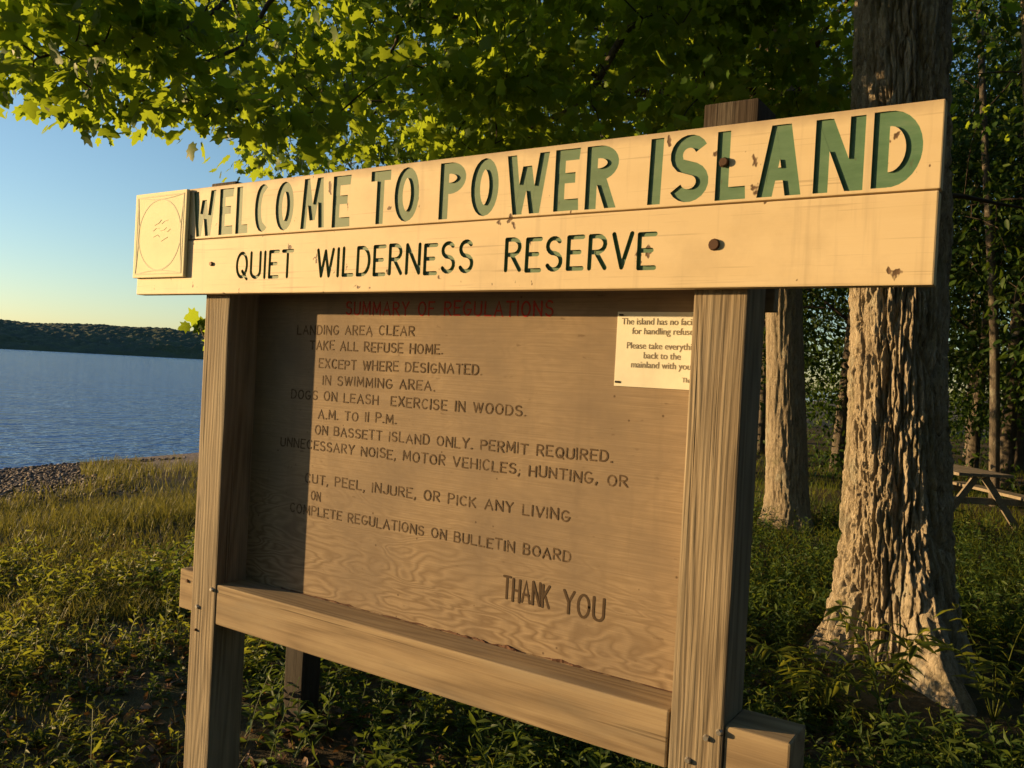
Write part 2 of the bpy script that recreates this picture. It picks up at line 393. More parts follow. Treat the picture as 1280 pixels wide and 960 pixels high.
# --- stroke geometry for lettering
def ribbon(pts, w, cap=True, closed=False):
    """flat outline(s) in 2D of a poly-line with width w -> list of convex quads/polys as point lists (one strip)"""
    p = np.array(pts, float); n = len(p)
    if closed:
        d = np.roll(p, -1, 0) - np.roll(p, 1, 0)
    else:
        d = np.zeros_like(p); d[1:-1] = p[2:] - p[:-2]; d[0] = p[1] - p[0]; d[-1] = p[-1] - p[-2]
    d /= np.linalg.norm(d, axis=1)[:, None] + 1e-9
    nn = np.stack([-d[:, 1], d[:, 0]], 1) * w / 2
    return p + nn, p - nn, d
def prism_from_outline(L, R_, y0, y1, closed=False, d=None, cap=0.0):
    """solid strip between left/right edges, extruded from y0 (front) to y1 (back). returns verts (x,y,z), faces"""
    n = len(L); vs = []; fs = []
    for i in range(n):
        vs += [(L[i][0], y0, L[i][1]), (R_[i][0], y0, R_[i][1]), (R_[i][0], y1, R_[i][1]), (L[i][0], y1, L[i][1])]
    m = n if closed else n - 1
    for i in range(m):
        a = 4 * i; b = 4 * ((i + 1) % n)
        for k in range(4):
            fs.append((a + k, a + (k + 1) % 4, b + (k + 1) % 4, b + k))
    if not closed:
        fs.append((3, 2, 1, 0)); e = 4 * (n - 1); fs.append((e, e + 1, e + 2, e + 3))
    return vs, fs
def poly_prism(P, y0, y1):
    n = len(P); vs = [(p[0], y0, p[1]) for p in P] + [(p[0], y1, p[1]) for p in P]
    fs = [tuple(range(n)), tuple(range(2 * n - 1, n - 1, -1))] + [(i, (i + 1) % n + 0, (i + 1) % n + n, i + n)[::-1] for i in range(n)]
    return vs, fs
def arc(cx, cy, rx, ry, a0, a1, n=9):
    return [(cx + rx * math.cos(math.radians(a0 + (a1 - a0) * i / n)), cy + ry * math.sin(math.radians(a0 + (a1 - a0) * i / n))) for i in range(n + 1)]
# narrow single-stroke capitals (unit height); each glyph: advance width, strokes
G = {
 'A': (.62, [[(0, 0), (.31, 1), (.62, 0)], [(.11, .36), (.51, .36)]]),
 'B': (.52, [[(0, 0), (0, 1)], [(0, 1), (.26, 1)] + arc(.26, .77, .22, .23, 85, -90, 7) + [(0, .54)], [(0, .54), (.28, .54)] + arc(.28, .27, .24, .27, 85, -90, 7) + [(0, 0)]]),
 'C': (.54, [arc(.29, .5, .29, .5, 50, 310, 14)]),
 'D': (.56, [[(0, 0), (0, 1)], [(0, 1), (.22, 1)] + arc(.22, .5, .34, .5, 85, -90, 11) + [(0, 0)]]),
 'E': (.48, [[(0, 0), (0, 1)], [(0, 1), (.48, 1)], [(0, .52), (.38, .52)], [(0, 0), (.48, 0)]]),
 'F': (.46, [[(0, 0), (0, 1)], [(0, 1), (.46, 1)], [(0, .52), (.36, .52)]]),
 'G': (.58, [arc(.3, .5, .3, .5, 50, 340, 15), [(.58, .42), (.32, .42)]]),
 'H': (.54, [[(0, 0), (0, 1)], [(.54, 0), (.54, 1)], [(0, .5), (.54, .5)]]),
 'I': (.02, [[(.01, 0), (.01, 1)]]),
 'J': (.42, [[(.42, 1), (.42, .22)] + arc(.21, .22, .21, .22, -5, -170, 7)]),
 'K': (.52, [[(0, 0), (0, 1)], [(.5, 1), (.02, .42)], [(.16, .58), (.52, 0)]]),
 'L': (.46, [[(0, 1), (0, 0)], [(0, 0), (.46, 0)]]),
 'M': (.68, [[(0, 0), (.04, 1)], [(.04, 1), (.34, .2)], [(.34, .2), (.64, 1)], [(.64, 1), (.68, 0)]]),
 'N': (.56, [[(0, 0), (0, 1)], [(0, 1), (.56, 0)], [(.56, 0), (.56, 1)]]),
 'O': (.60, [arc(.3, .5, .3, .5, 0, 352, 20) + [(.6, .5)]]),
 'P': (.50, [[(0, 0), (0, 1)], [(0, 1), (.24, 1)] + arc(.24, .74, .26, .26, 85, -90, 8) + [(0, .48)]]),
 'Q': (.60, [arc(.3, .5, .3, .5, 0, 352, 20) + [(.6, .5)], [(.34, .24), (.62, -.08)]]),
 'R': (.52, [[(0, 0), (0, 1)], [(0, 1), (.24, 1)] + arc(.24, .75, .26, .25, 85, -90, 8) + [(0, .5)], [(.2, .5), (.52, 0)]]),
 'S': (.50, [arc(.25, .76, .23, .24, 35, 250, 10) + arc(.25, .26, .25, .26, 80, -150, 10)]),
 'T': (.54, [[(0, 1), (.54, 1)], [(.27, 1), (.27, 0)]]),
 'U': (.54, [[(0, 1), (0, .27)] + arc(.27, .27, .27, .27, 185, 355, 9) + [(.54, .27), (.54, 1)]]),
 'V': (.58, [[(0, 1), (.29, 0)], [(.29, 0), (.58, 1)]]),
 'W': (.80, [[(0, 1), (.2, 0)], [(.2, 0), (.4, .95)], [(.4, .95), (.6, 0)], [(.6, 0), (.8, 1)]]),
 'X': (.54, [[(0, 0), (.54, 1)], [(0, 1), (.54, 0)]]),
 'Y': (.56, [[(0, 1), (.28, .48)], [(.56, 1), (.28, .48)], [(.28, .48), (.28, 0)]]),
 'Z': (.5, [[(0, 1), (.5, 1)], [(.5, 1), (0, 0)], [(0, 0), (.5, 0)]]),
 '1': (.02, [[(.01, 0), (.01, 1)]]),
 ',': (.08, [[(.06, .06), (0, -.16)]]),
 '.': (.06, [[(0, .02), (.06, .04)]]),
}
def layout(text, gap=.24, space=.42):
    x = 0; out = []
    for ch in text:
        if ch == ' ': x += space; continue
        w, st = G[ch]
        out.append((x, ch, st)); x += w + gap
    return out, x - gap
def text_strokes(text, x0, x1, z0, z1, h, jit=.0, space=.42, gap=.24, rnd=random):
    """poly-lines in the sign plane (x,z); x0..x1 along the baseline that runs from z0 to z1"""
    lay, tot = layout(text, gap, space); res = []
    sx = (x1 - x0) / tot
    for (gx_, ch, st) in lay:
        dz = rnd.uniform(-jit, jit) * h; hs = h * (1 + rnd.uniform(-jit, jit)); sk = rnd.uniform(-jit, jit) * .5
        t = gx_ / tot; bz = z0 + (z1 - z0) * t + dz
        for line in st:
            res.append([(x0 + (gx_ + p[0]) * sx + sk * p[1] * h, bz + p[1] * hs) for p in line])
    return res
def strokes_mesh(lines, w, y0, y1, depth_jit=.00015, rnd=random):
    vs = []; fs = []
    for ln in lines:
        pts = np.array(ln, float)
        # round-ish ends: a short narrowing step past both ends
        a = pts[0] - pts[1]; a /= np.linalg.norm(a) + 1e-9; b = pts[-1] - pts[-2]; b /= np.linalg.norm(b) + 1e-9
        L, R_, d = ribbon(pts, w)
        L = np.vstack([pts[0] + a * w * .5 + (L[0] - pts[0]) * .35, pts[0] + a * w * .28 + (L[0] - pts[0]) * .85, L, pts[-1] + b * w * .28 + (L[-1] - pts[-1]) * .85, pts[-1] + b * w * .5 + (L[-1] - pts[-1]) * .35])
        R_ = np.vstack([pts[0] + a * w * .5 + (R_[0] - pts[0]) * .35, pts[0] + a * w * .28 + (R_[0] - pts[0]) * .85, R_, pts[-1] + b * w * .28 + (R_[-1] - pts[-1]) * .85, pts[-1] + b * w * .5 + (R_[-1] - pts[-1]) * .35])
        j = rnd.uniform(-depth_jit, depth_jit)
        v, f = prism_from_outline(L, R_, y0 + j, y1 + j)
        o = len(vs); vs += v; fs += [tuple(i + o for i in q) for q in f]
    return vs, fs

# --- heavy block capitals of the top line, each fitted to its own box
def slab(xa, xb, za, zb, t):               # slanted bar with level ends
    return [(xa, za), (xa + t, za), (xb + t, zb), (xb, zb)]
def big_letter(c, x0, x1, z0, z1):
    w = x1 - x0; h = z1 - z0; P = []; t = .034 if w > .09 else .031; hb = .032
    if c in 'ELF':
        t = .033; P.append([(x0, z0), (x0 + t, z0), (x0 + t, z1), (x0, z1)])
        P.append([(x0 + .002, z0 + .0004), (x1, z0 + .0004), (x1 - .002, z0 + hb), (x0 + .002, z0 + hb)])
        if c == 'E':
            P.append([(x0 + .002, z1 - hb), (x1 - .004, z1 - hb), (x1 - .001, z1 - .0004), (x0 + .002, z1 - .0004)])
            m = z0 + h * .53; P.append([(x0 + .002, m - hb * .45), (x1 - .014, m - hb * .45), (x1 - .014, m + hb * .45), (x0 + .002, m + hb * .45)])
    elif c == 'I': P.append([(x0, z0), (x1 - .003, z0), (x1, z1), (x0 + .003, z1)])
    elif c == 'T':
        m = (x0 + x1) / 2; P.append([(x0, z1 - hb), (x1, z1 - hb), (x1, z1), (x0, z1)]); P.append([(m - t / 2, z0), (m + t / 2, z0), (m + t / 2, z1 - .0005), (m - t / 2, z1 - .0005)])
    elif c == 'W':
        t = w * .225; q = (w - t) / 4; mz = z0 + h * .80
        P += [slab(x0 + q * .95, x0, z0, z1, t), slab(x0 + q * 1.0, x0 + q * 2, z0 + .0003, mz, t * .9), slab(x0 + q * 3.0, x0 + q * 2.05, z0 + .0005, mz - .0005, t * .9), slab(x0 + q * 3.05, x0 + q * 4, z0 + .0007, z1 - .0003, t)]
    elif c == 'M':
        t = w * .235; q = (w - t) / 4; bz = z0 + h * .16
        P += [slab(x0, x0 + q * .55, z0, z1, t), slab(x0 + q * 2.0, x0 + q * .6, bz, z1 - .0004, t * .9), slab(x0 + q * 2.05, x0 + q * 3.4, bz + .0005, z1 - .0007, t * .9), slab(x0 + q * 4, x0 + q * 3.45, z0 + .0005, z1 - .001, t)]
    elif c == 'N':
        t = .033; P += [[(x0, z0), (x0 + t, z0), (x0 + t, z1), (x0, z1)], [(x1 - t, z0 + .0004), (x1, z0 + .0004), (x1, z1 - .0004), (x1 - t, z1 - .0004)], slab(x1 - t - .006, x0 + .004, z0 + .0008, z1 - .0008, t + .002)]
    elif c == 'A':
        t = .037; m = (x0 + x1) / 2; P += [slab(x0, m - t * .62, z0, z1, t), slab(x1 - t, m - t * .38, z0 + .0004, z1 - .0004, t), [(x0 + .02, z0 + h * .22), (x1 - .02, z0 + h * .22), (x1 - .025, z0 + h * .40), (x0 + .025, z0 + h * .40)]]
    R_ = []
    if c in 'OC':
        t = .033; cx = (x0 + x1) / 2; cz = (z0 + z1) / 2
        if c == 'O': R_.append((arc(cx, cz, w / 2 - t / 2, h / 2 - t / 2, 0, 345, 23), t, True))
        else: R_.append((arc(cx, cz, w / 2 - t / 2 + .003, h / 2 - t / 2, 62, 300, 16), t, False))
    elif c == 'S':
        t = .033; cx = (x0 + x1) / 2; rx = w / 2 - t / 2; r1 = h * .25 - t * .25
        R_.append((arc(cx, z1 - t / 2 - r1, rx * .92, r1, 25, 245, 12)[:-1] + arc(cx, z0 + t / 2 + r1, rx, r1, 65, -155, 12), t, False))
    elif c in 'PRD':
        t = .034; P.append([(x0, z0), (x0 + t, z0), (x0 + t, z1), (x0, z1)])
        hh = h if c == 'D' else h * .56; cz = z1 - hh / 2; ry = hh / 2 - t / 2; rx = min(w * .62, w - t * .9) - t / 2 if c != 'D' else w * .66 - t / 2
        xs = x1 - t / 2 - rx
        R_.append(([(x0 + .004, z1 - t / 2 - .0005), (xs - .004, z1 - t / 2 - .0005)] + arc(xs, cz, rx, ry, 84, -84, 13) + [(xs - .004, cz - ry + .0005), (x0 + .004, cz - ry + .0005)], t, False))
        if c == 'R': P.append(slab(x1 - t - .003, x0 + t * .75, z0 + .0005, z1 - hh + .012, t))
    return P, R_
BIG = [('W', -.2421, -.1112), ('E', -.0884, -.0087), ('L', .0067, .0738), ('C', .1117, .1878), ('O', .2169, .3082), ('M', .3459, .4593), ('E', .495, .5771),
       ('T', .6639, .7474), ('O', .7661, .8654), ('P', .946, 1.044), ('O', 1.0636, 1.1624), ('W', 1.1895, 1.3303), ('E', 1.3504, 1.4296), ('R', 1.4489, 1.5457),
       ('I', 1.6329, 1.6712), ('S', 1.6885, 1.7954), ('L', 1.8138, 1.8905), ('A', 1.9179, 2.022), ('N', 2.0493, 2.1582), ('D', 2.1752, 2.2782)]
HY = -.040
cv, cf = [], []
def addc(v, f):
    o = len(cv); cv.extend(v); cf.extend([tuple(i + o for i in q) for q in f])
for (c, xa, xb) in BIG:
    wob = random.uniform(-.0015, .0015)
    P, R_ = big_letter(c, xa, xb, 2.2065 + wob, 2.3765 + wob)
    for k_, q in enumerate(P): addc(*poly_prism(q, HY - .01, HY + .0046 + .00013 * k_))
    for k_, (pts, t, cl) in enumerate(R_):
        L, Rr, d = ribbon(pts, t, closed=cl); addc(*prism_from_outline(L, Rr, HY - .0105, HY + .0044 + .0001 * k_, closed=cl))
def cut(board, cv, cf, name):
    tmp = mesh_obj(name, cv, cf, [M['paint'], M['green']])
    bm = bmesh.new(); bm.from_mesh(tmp.data); bmesh.ops.recalc_face_normals(bm, faces=bm.faces[:])
    for f in bm.faces: f.material_index = 1
    bm.to_mesh(tmp.data); bm.free()
    board.data.materials.append(M['green'])
    md = board.modifiers.new('rout', 'BOOLEAN'); md.operation = 'DIFFERENCE'; md.object = tmp; md.solver = 'EXACT'; md.use_self = True
    md.material_mode = 'INDEX'
    bpy.context.view_layer.update()
    me = bpy.data.meshes.new_from_object(board.evaluated_get(bpy.context.evaluated_depsgraph_get()))
    board.modifiers.clear(); old = board.data; board.data = me; me.name = board.name
    bpy.data.objects.remove(tmp); bpy.data.meshes.remove(old)
header = boxes('header_board', [(-.5825, 2.3171, HY, -.001, 2.1985, 2.391)], M['paint'], sign, .003)
cut(header, cv, cf, 'cutter_a')
cv, cf = [], []
lower = boxes('header_board', [(-.5800, 2.3150, HY - .002, -.001, 1.990, 2.1945)], M['paint'], sign, .004)
for txt, xa, xb, za, zb in (('QUIET', .0243, .3222, 2.0485, 2.047), ('WILDERNESS', .4378, 1.086, 2.047, 2.046), ('RESERVE', 1.1996, 1.6662, 2.046, 2.045)):
    v, f = strokes_mesh(text_strokes(txt, xa + .004, xb - .004, za, zb, .087, .02, gap=.26), .0125, HY - .012, HY + .0050, .0006); addc(v, f)
cut(lower, cv, cf, 'cutter_b')

def cyl(name, c, axis, r, h, mat, parent, n=14, dome=0.0):
    bm = bmesh.new(); bmesh.ops.create_cone(bm, cap_ends=True, segments=n, radius1=r, radius2=r * (1 - dome), depth=h)
    q = Vector((0, 0, 1)).rotation_difference(Vector(axis)).to_matrix()
    vs = [tuple(q @ v.co + Vector(c)) for v in bm.verts]; bm.verts.index_update(); fs = [tuple(v.index for v in f.verts) for f in bm.faces]; bm.free()
    return mesh_obj(name, vs, fs, mat, parent)
for x, z, r in ((-.1164, 2.1012, .009), (1.82, 2.0964, .0165), (1.8328, 2.2985, .013)):
    cyl('bolt', (x, HY - .004, z), (0, -1, 0), r, .009, M['iron'], sign, 12, .25)
for x, z in ((-.0754, .8853), (-.1553, .8052), (-.158, .7159), (1.8558, .8678), (1.8113, .7982), (1.888, .8902)):
    cyl('bolt', (x, -.003, z), (0, -1, 0), .0095 if z > .73 else .006, .009, M['zinc'] if z > .73 else M['iron'], sign, 12, .35)
for x, z in ((-.29, .87),): cyl('bolt', (x, .047, z), (0, -1, 0), .007, .006, M['iron'], sign, 10, .2)
for x, z in ((1.60, 2.02), (.3, 2.02)): pass

# emblem plaque on the header's left end
pq = boxes('emblem_plaque', [(-.588, -.262, HY - .017, HY - .0025, 2.055, 2.388)], M['plastic'], sign, .003)
def ring_lines(cx, cz, rx, rz, w, n=48):
    L, R_, d = ribbon(arc(cx, cz, rx, rz, 0, 360 - 360 / n, n - 1), w, closed=True); return L, R_
PC = (-.425, 2.2215); py = HY - .0178
vs, fs = [], []
def addp(v, f):
    o = len(vs); vs.extend(v); fs.extend([tuple(i + o for i in q) for q in f])
addp(*prism_from_outline(*ring_lines(*PC, .135, .138, .0055), py, py + .002, closed=True))
sq = [(-.572, 2.070), (-.278, 2.070), (-.278, 2.373), (-.572, 2.373)]
L, R_, d = ribbon(sq, .004, closed=True)
addp(*prism_from_outline([(-.5745, 2.0675), (-.2755, 2.0675), (-.2755, 2.3755), (-.5745, 2.3755)], [(-.5695, 2.0725), (-.2805, 2.0725), (-.2805, 2.3705), (-.5695, 2.3705)], py - .0001, py + .0019, closed=True))
for (a, b) in ((0, 1), (1, 2), (2, 3), (3, 0)):      # the bowed lines between square and circle
    p0 = np.array(sq[a]); p1 = np.array(sq[b]); c = np.array(PC); pts = []
    for i in range(13):
        t = i / 12; p = p0 * (1 - t) + p1 * t; pts.append(tuple(p + (c - p) * .085 * math.sin(t * math.pi)))
    L, R_, d = ribbon(pts, .004); addp(*prism_from_outline(L, R_, py - .0003 - .0001 * a, py + .0017))
for i in range(7):                                    # faded strokes of the drawing inside
    x = -.49 + random.uniform(0, .10); z = 2.15 + random.uniform(0, .13); L, R_, d = ribbon([(x, z), (x + random.uniform(.012, .03), z + random.uniform(-.004, .014)), (x + .04, z + random.uniform(-.01, .02))], .0014); addp(*prism_from_outline(L, R_, py - .0002 - .00005 * i, py + .0016))
mesh_obj('emblem_lines', vs, fs, M['plaque_ink'], pq)

# routed regulations on the panel
panel = [o for o in sign.children if o.name.startswith('panel')][0]
LINES = [("LANDING AREA CLEAR", .165, .7251, 1.858, 1.864), ("TAKE ALL REFUSE HOME.", .236, .8497, 1.804, 1.804), ("EXCEPT WHERE DESIGNATED.", .2863, 1.011, 1.737, 1.7445),
         ("IN SWIMMING AREA.", .3092, .8242, 1.679, 1.683), ("DOGS ON LEASH  EXERCISE IN WOODS.", .150, 1.1837, 1.619, 1.6245), ("A.M. TO 11 P.M.", .2953, .6659, 1.554, 1.5625),
         ("ON BASSETT ISLAND ONLY. PERMIT REQUIRED.", .283, 1.4847, 1.4965, 1.5137), ("UNNECESSARY NOISE, MOTOR VEHICLES, HUNTING, OR", .105, 1.5366, 1.437, 1.448),
         ("CUT, PEEL, INJURE, OR PICK ANY LIVING", .245, 1.3557, 1.3154, 1.3256), ("ON", .2795, .3254, 1.2544, 1.2576), ("COMPLETE REGULATIONS ON BULLETIN BOARD", .175, 1.3661, 1.1978, 1.2052)]
rr = random.Random(3)
PY = .1375
def words(t, xa, xb, za, zb, h, jit, space, gap, w, mat, label=None):
    lay, tot = layout(t, gap, space); groups = []; k_ = 0
    for wd in t.split():
        groups.append((wd, lay[k_:k_ + len(wd)])); k_ += len(wd)
    for wd, g_ in groups:
        a0 = g_[0][0] / tot; a1 = (g_[-1][0] + G[g_[-1][1]][0]) / tot
        v, f = strokes_mesh(text_strokes(wd, xa + (xb - xa) * a0, xa + (xb - xa) * a1, za + (zb - za) * a0, za + (zb - za) * a1, h, jit, gap=gap, rnd=rr), w, PY - .0010, PY + .002, .0004, rr)
        o = mesh_obj('lettering', v, f, M[mat], panel)
        if label: o['label'] = label
for t, xa, xb, za, zb in LINES:
    words(t, xa, xb, za, zb, .0305, .05, .55, .27, .0050, 'groove_worn')
words('THANK', 1.1382, 1.302, 1.057, 1.056, .066, .03, .5, .24, .0078, 'groove')
words('YOU', 1.352, 1.4842, 1.055, 1.055, .066, .03, .5, .24, .0078, 'groove')
words('SUMMARY OF REGULATIONS', .4082, 1.2612, 1.932, 1.932, .044, .03, .6, .3, .0055, 'red_worn', 'worn red heading letters under the header')

# notice sheet tacked to the panel
notice = empty('notice', (1.62, PY - .003, 1.84), 'small cream notice sheet about refuse tacked to the upper right of the brown panel', 'notice')
sheet = boxes('sheet', [(1.480, 1.765, PY - .0035, PY - .0005, 1.733, 1.9455)], M['paper'], notice, .0006)
for x, z in ((1.492, 1.936), (1.490, 1.745)):
    boxes('tack', [(x - .007, x + .007, PY - .0065, PY - .0036, z - .003, z + .003)], M['tack'], notice, .001)
def type_line(txt, x, z, size, align='CENTER', name='lettering'):
    cu = bpy.data.curves.new('t', 'FONT'); cu.body = txt; cu.size = size; cu.align_x = align; cu.extrude = .0002; cu.offset = 0.0
    o = bpy.data.objects.new('t', cu); COL.objects.link(o)
    bpy.context.view_layer.update()
    me = bpy.data.meshes.new_from_object(o.evaluated_get(bpy.context.evaluated_depsgraph_get()))
    vv = np.array([v.co[:] for v in me.vertices]); ff = [tuple(p.vertices) for p in me.polygons]
    bpy.data.objects.remove(o); bpy.data.curves.remove(cu); bpy.data.meshes.remove(me)
    return np.stack([vv[:, 0] * .92 + x, PY - .0042 - vv[:, 2], vv[:, 1] + z], 1), ff
vs, fs = [], []
for txt, x, z, sz in (('The island has no facilities', 1.622, 1.9095, .0265), ('for handling refuse.', 1.622, 1.8825, .0265), ('Please take everything', 1.622, 1.8415, .0265), ('back to the', 1.622, 1.8145, .0265), ('mainland with you.', 1.622, 1.788, .0265), ('Thank you', 1.722, 1.753, .019)):
    v, f = type_line(txt, x, z, sz); mesh_obj('lettering', v, f, M['ink'], sheet)

# splinters and swollen edge where panel meets the rail
vs, fs = [], []
xs = np.concatenate([np.linspace(.15, .9, 60), np.linspace(.905, 1.742, 130)])
tp_ = .9068 + np.clip(fbm(xs * 22, 0 * xs, 3, 3) - .42, 0, 1) * np.where(xs > .9, .034, .014); fr_ = PY - .002 - np.clip(fbm(xs * 30, 0 * xs, 8, 3) - .3, 0, 1) * .02
for x_, a_, b_ in zip(xs, tp_, fr_): vs += [(x_, b_, .9063), (x_, PY + .001, .9063), (x_, PY + .001, a_), (x_, b_ + .001, a_ - .0004)]
for q in range(len(xs) - 1):
    for e in range(4): fs.append((4 * q + e, 4 * q + (e + 1) % 4, 4 * q + 4 + (e + 1) % 4, 4 * q + 4 + e))
mesh_obj('rotted_edge', vs, fs, plain('rotted_edge_wood', (.12, .062, .04), .95), panel)

# short dark post behind the sign
pp = at(376, 885, 4.2)
boxes('wooden_post', [(pp[0] - .06, pp[0] + .06, pp[1] - .06, pp[1] + .06, -.4, .95)], M['shade_dark_wood'], None, .006, loc=(pp[0], pp[1], 0))
tag(bpy.data.objects['wooden_post'], 'short weathered post, darkened to look shaded, standing in the weeds behind the sign, seen under its rail', 'post')

# ------------------------------------------------------------------ vegetation helpers
def frames(n, up_bias=0.0, azim=None):
    """random leaf frames: t (tip direction), nrm"""
    d = rng.normal(size=(n, 3)); d /= np.linalg.norm(d, axis=1)[:, None]
    return d
def leaves_mesh(centers, tip, nrm, size, tmpl):
    """tmpl: (m,3) template: x across, y along tip, z normal. faces: one n-gon fan given as tris"""
    tv, tf = tmpl
    tip = tip / np.linalg.norm(tip, axis=1)[:, None]
    sx = np.cross(tip, nrm); sx /= np.linalg.norm(sx, axis=1)[:, None] + 1e-9
    nz = np.cross(sx, tip)
    V = centers[:, None, :] + size[:, None, None] * (tv[None, :, 0:1] * sx[:, None, :] + tv[None, :, 1:2] * tip[:, None, :] + tv[None, :, 2:3] * nz[:, None, :])
    F = tf[None, :, :] + (np.arange(len(centers)) * len(tv))[:, None, None]
    return V.reshape(-1, 3), F.reshape(-1, tf.shape[1])
_half = [(0, -.05), (.22, -.10), (.30, .10), (.52, .16), (.40, .36), (.58, .62), (.30, .60), (.22, .70), (.20, .86), (0, 1.08)]
_ml = [(x, y, -.10 * abs(x) - .12 * y * y) for x, y in _half] + [(-x, y, -.10 * abs(x) - .12 * y * y) for x, y in _half[-2:0:-1]]
MAPLE = (np.array(_ml + [(0, .34, .02)]), np.array([(i, (i + 1) % 18, 18) for i in range(18)]))
OVAL = (np.array([(0, 0, 0), (.22, .3, .05), (.20, .65, .02), (0, 1, -.12), (-.20, .65, .02), (-.22, .3, .05), (0, .45, -.03)]), np.array([(i, (i + 1) % 6, 6) for i in range(6)]))
LANCE = (np.array([(0, 0, 0), (.12, .25, .03), (.13, .55, .02), (0, 1, -.22), (-.13, .55, .02), (-.12, .25, .03), (0, .4, -.03)]), np.array([(i, (i + 1) % 6, 6) for i in range(6)]))
DIAM = (np.array([(0, 0, 0), (.30, .45, .06), (0, 1, -.08), (-.30, .45, .06)]), np.array([(0, 1, 2, 3)]))
def tubes(paths, sides=5):
    """paths: list of (points, radii) -> verts, quads"""
    V = []; F = []; o = 0
    for pts, rad in paths:
        p = np.array(pts, float); n = len(p); r = np.array(rad, float)
        d = np.gradient(p, axis=0); d /= np.linalg.norm(d, axis=1)[:, None] + 1e-9
        ref = np.array([0.31, .17, .93]); a = np.cross(d, ref); a /= np.linalg.norm(a, axis=1)[:, None] + 1e-9; b = np.cross(d, a)
        th = np.arange(sides) / sides * 2 * math.pi
        ring = p[:, None, :] + r[:, None, None] * (np.cos(th)[None, :, None] * a[:, None, :] + np.sin(th)[None, :, None] * b[:, None, :])
        V.append(ring.reshape(-1, 3)); idx = np.arange(n * sides).reshape(n, sides) + o
        nx_ = np.roll(idx, -1, 1); F.append(np.stack([idx[:-1], nx_[:-1], nx_[1:], idx[1:]], -1).reshape(-1, 4)); o += n * sides
    return np.vstack(V), np.vstack(F)
def smooth_path(pts, n=14):
    p = np.array(pts, float); t = np.concatenate([[0], np.cumsum(np.linalg.norm(np.diff(p, axis=0), axis=1))]); t /= t[-1]
    # Catmull-Rom through the points
    q = np.vstack([2 * p[0] - p[1], p, 2 * p[-1] - p[-2]]); out = []
    for s in np.linspace(0, 1, n):
        i = min(max(np.searchsorted(t, s) - 1, 0), len(p) - 2); u = (s - t[i]) / (t[i + 1] - t[i] + 1e-9)
        a, b, c, d = q[i], q[i + 1], q[i + 2], q[i + 3]
        out.append(.5 * ((2 * b) + (c - a) * u + (2 * a - 5 * b + 4 * c - d) * u * u + (-a + 3 * b - 3 * c + d) * u ** 3))
    return np.array(out)

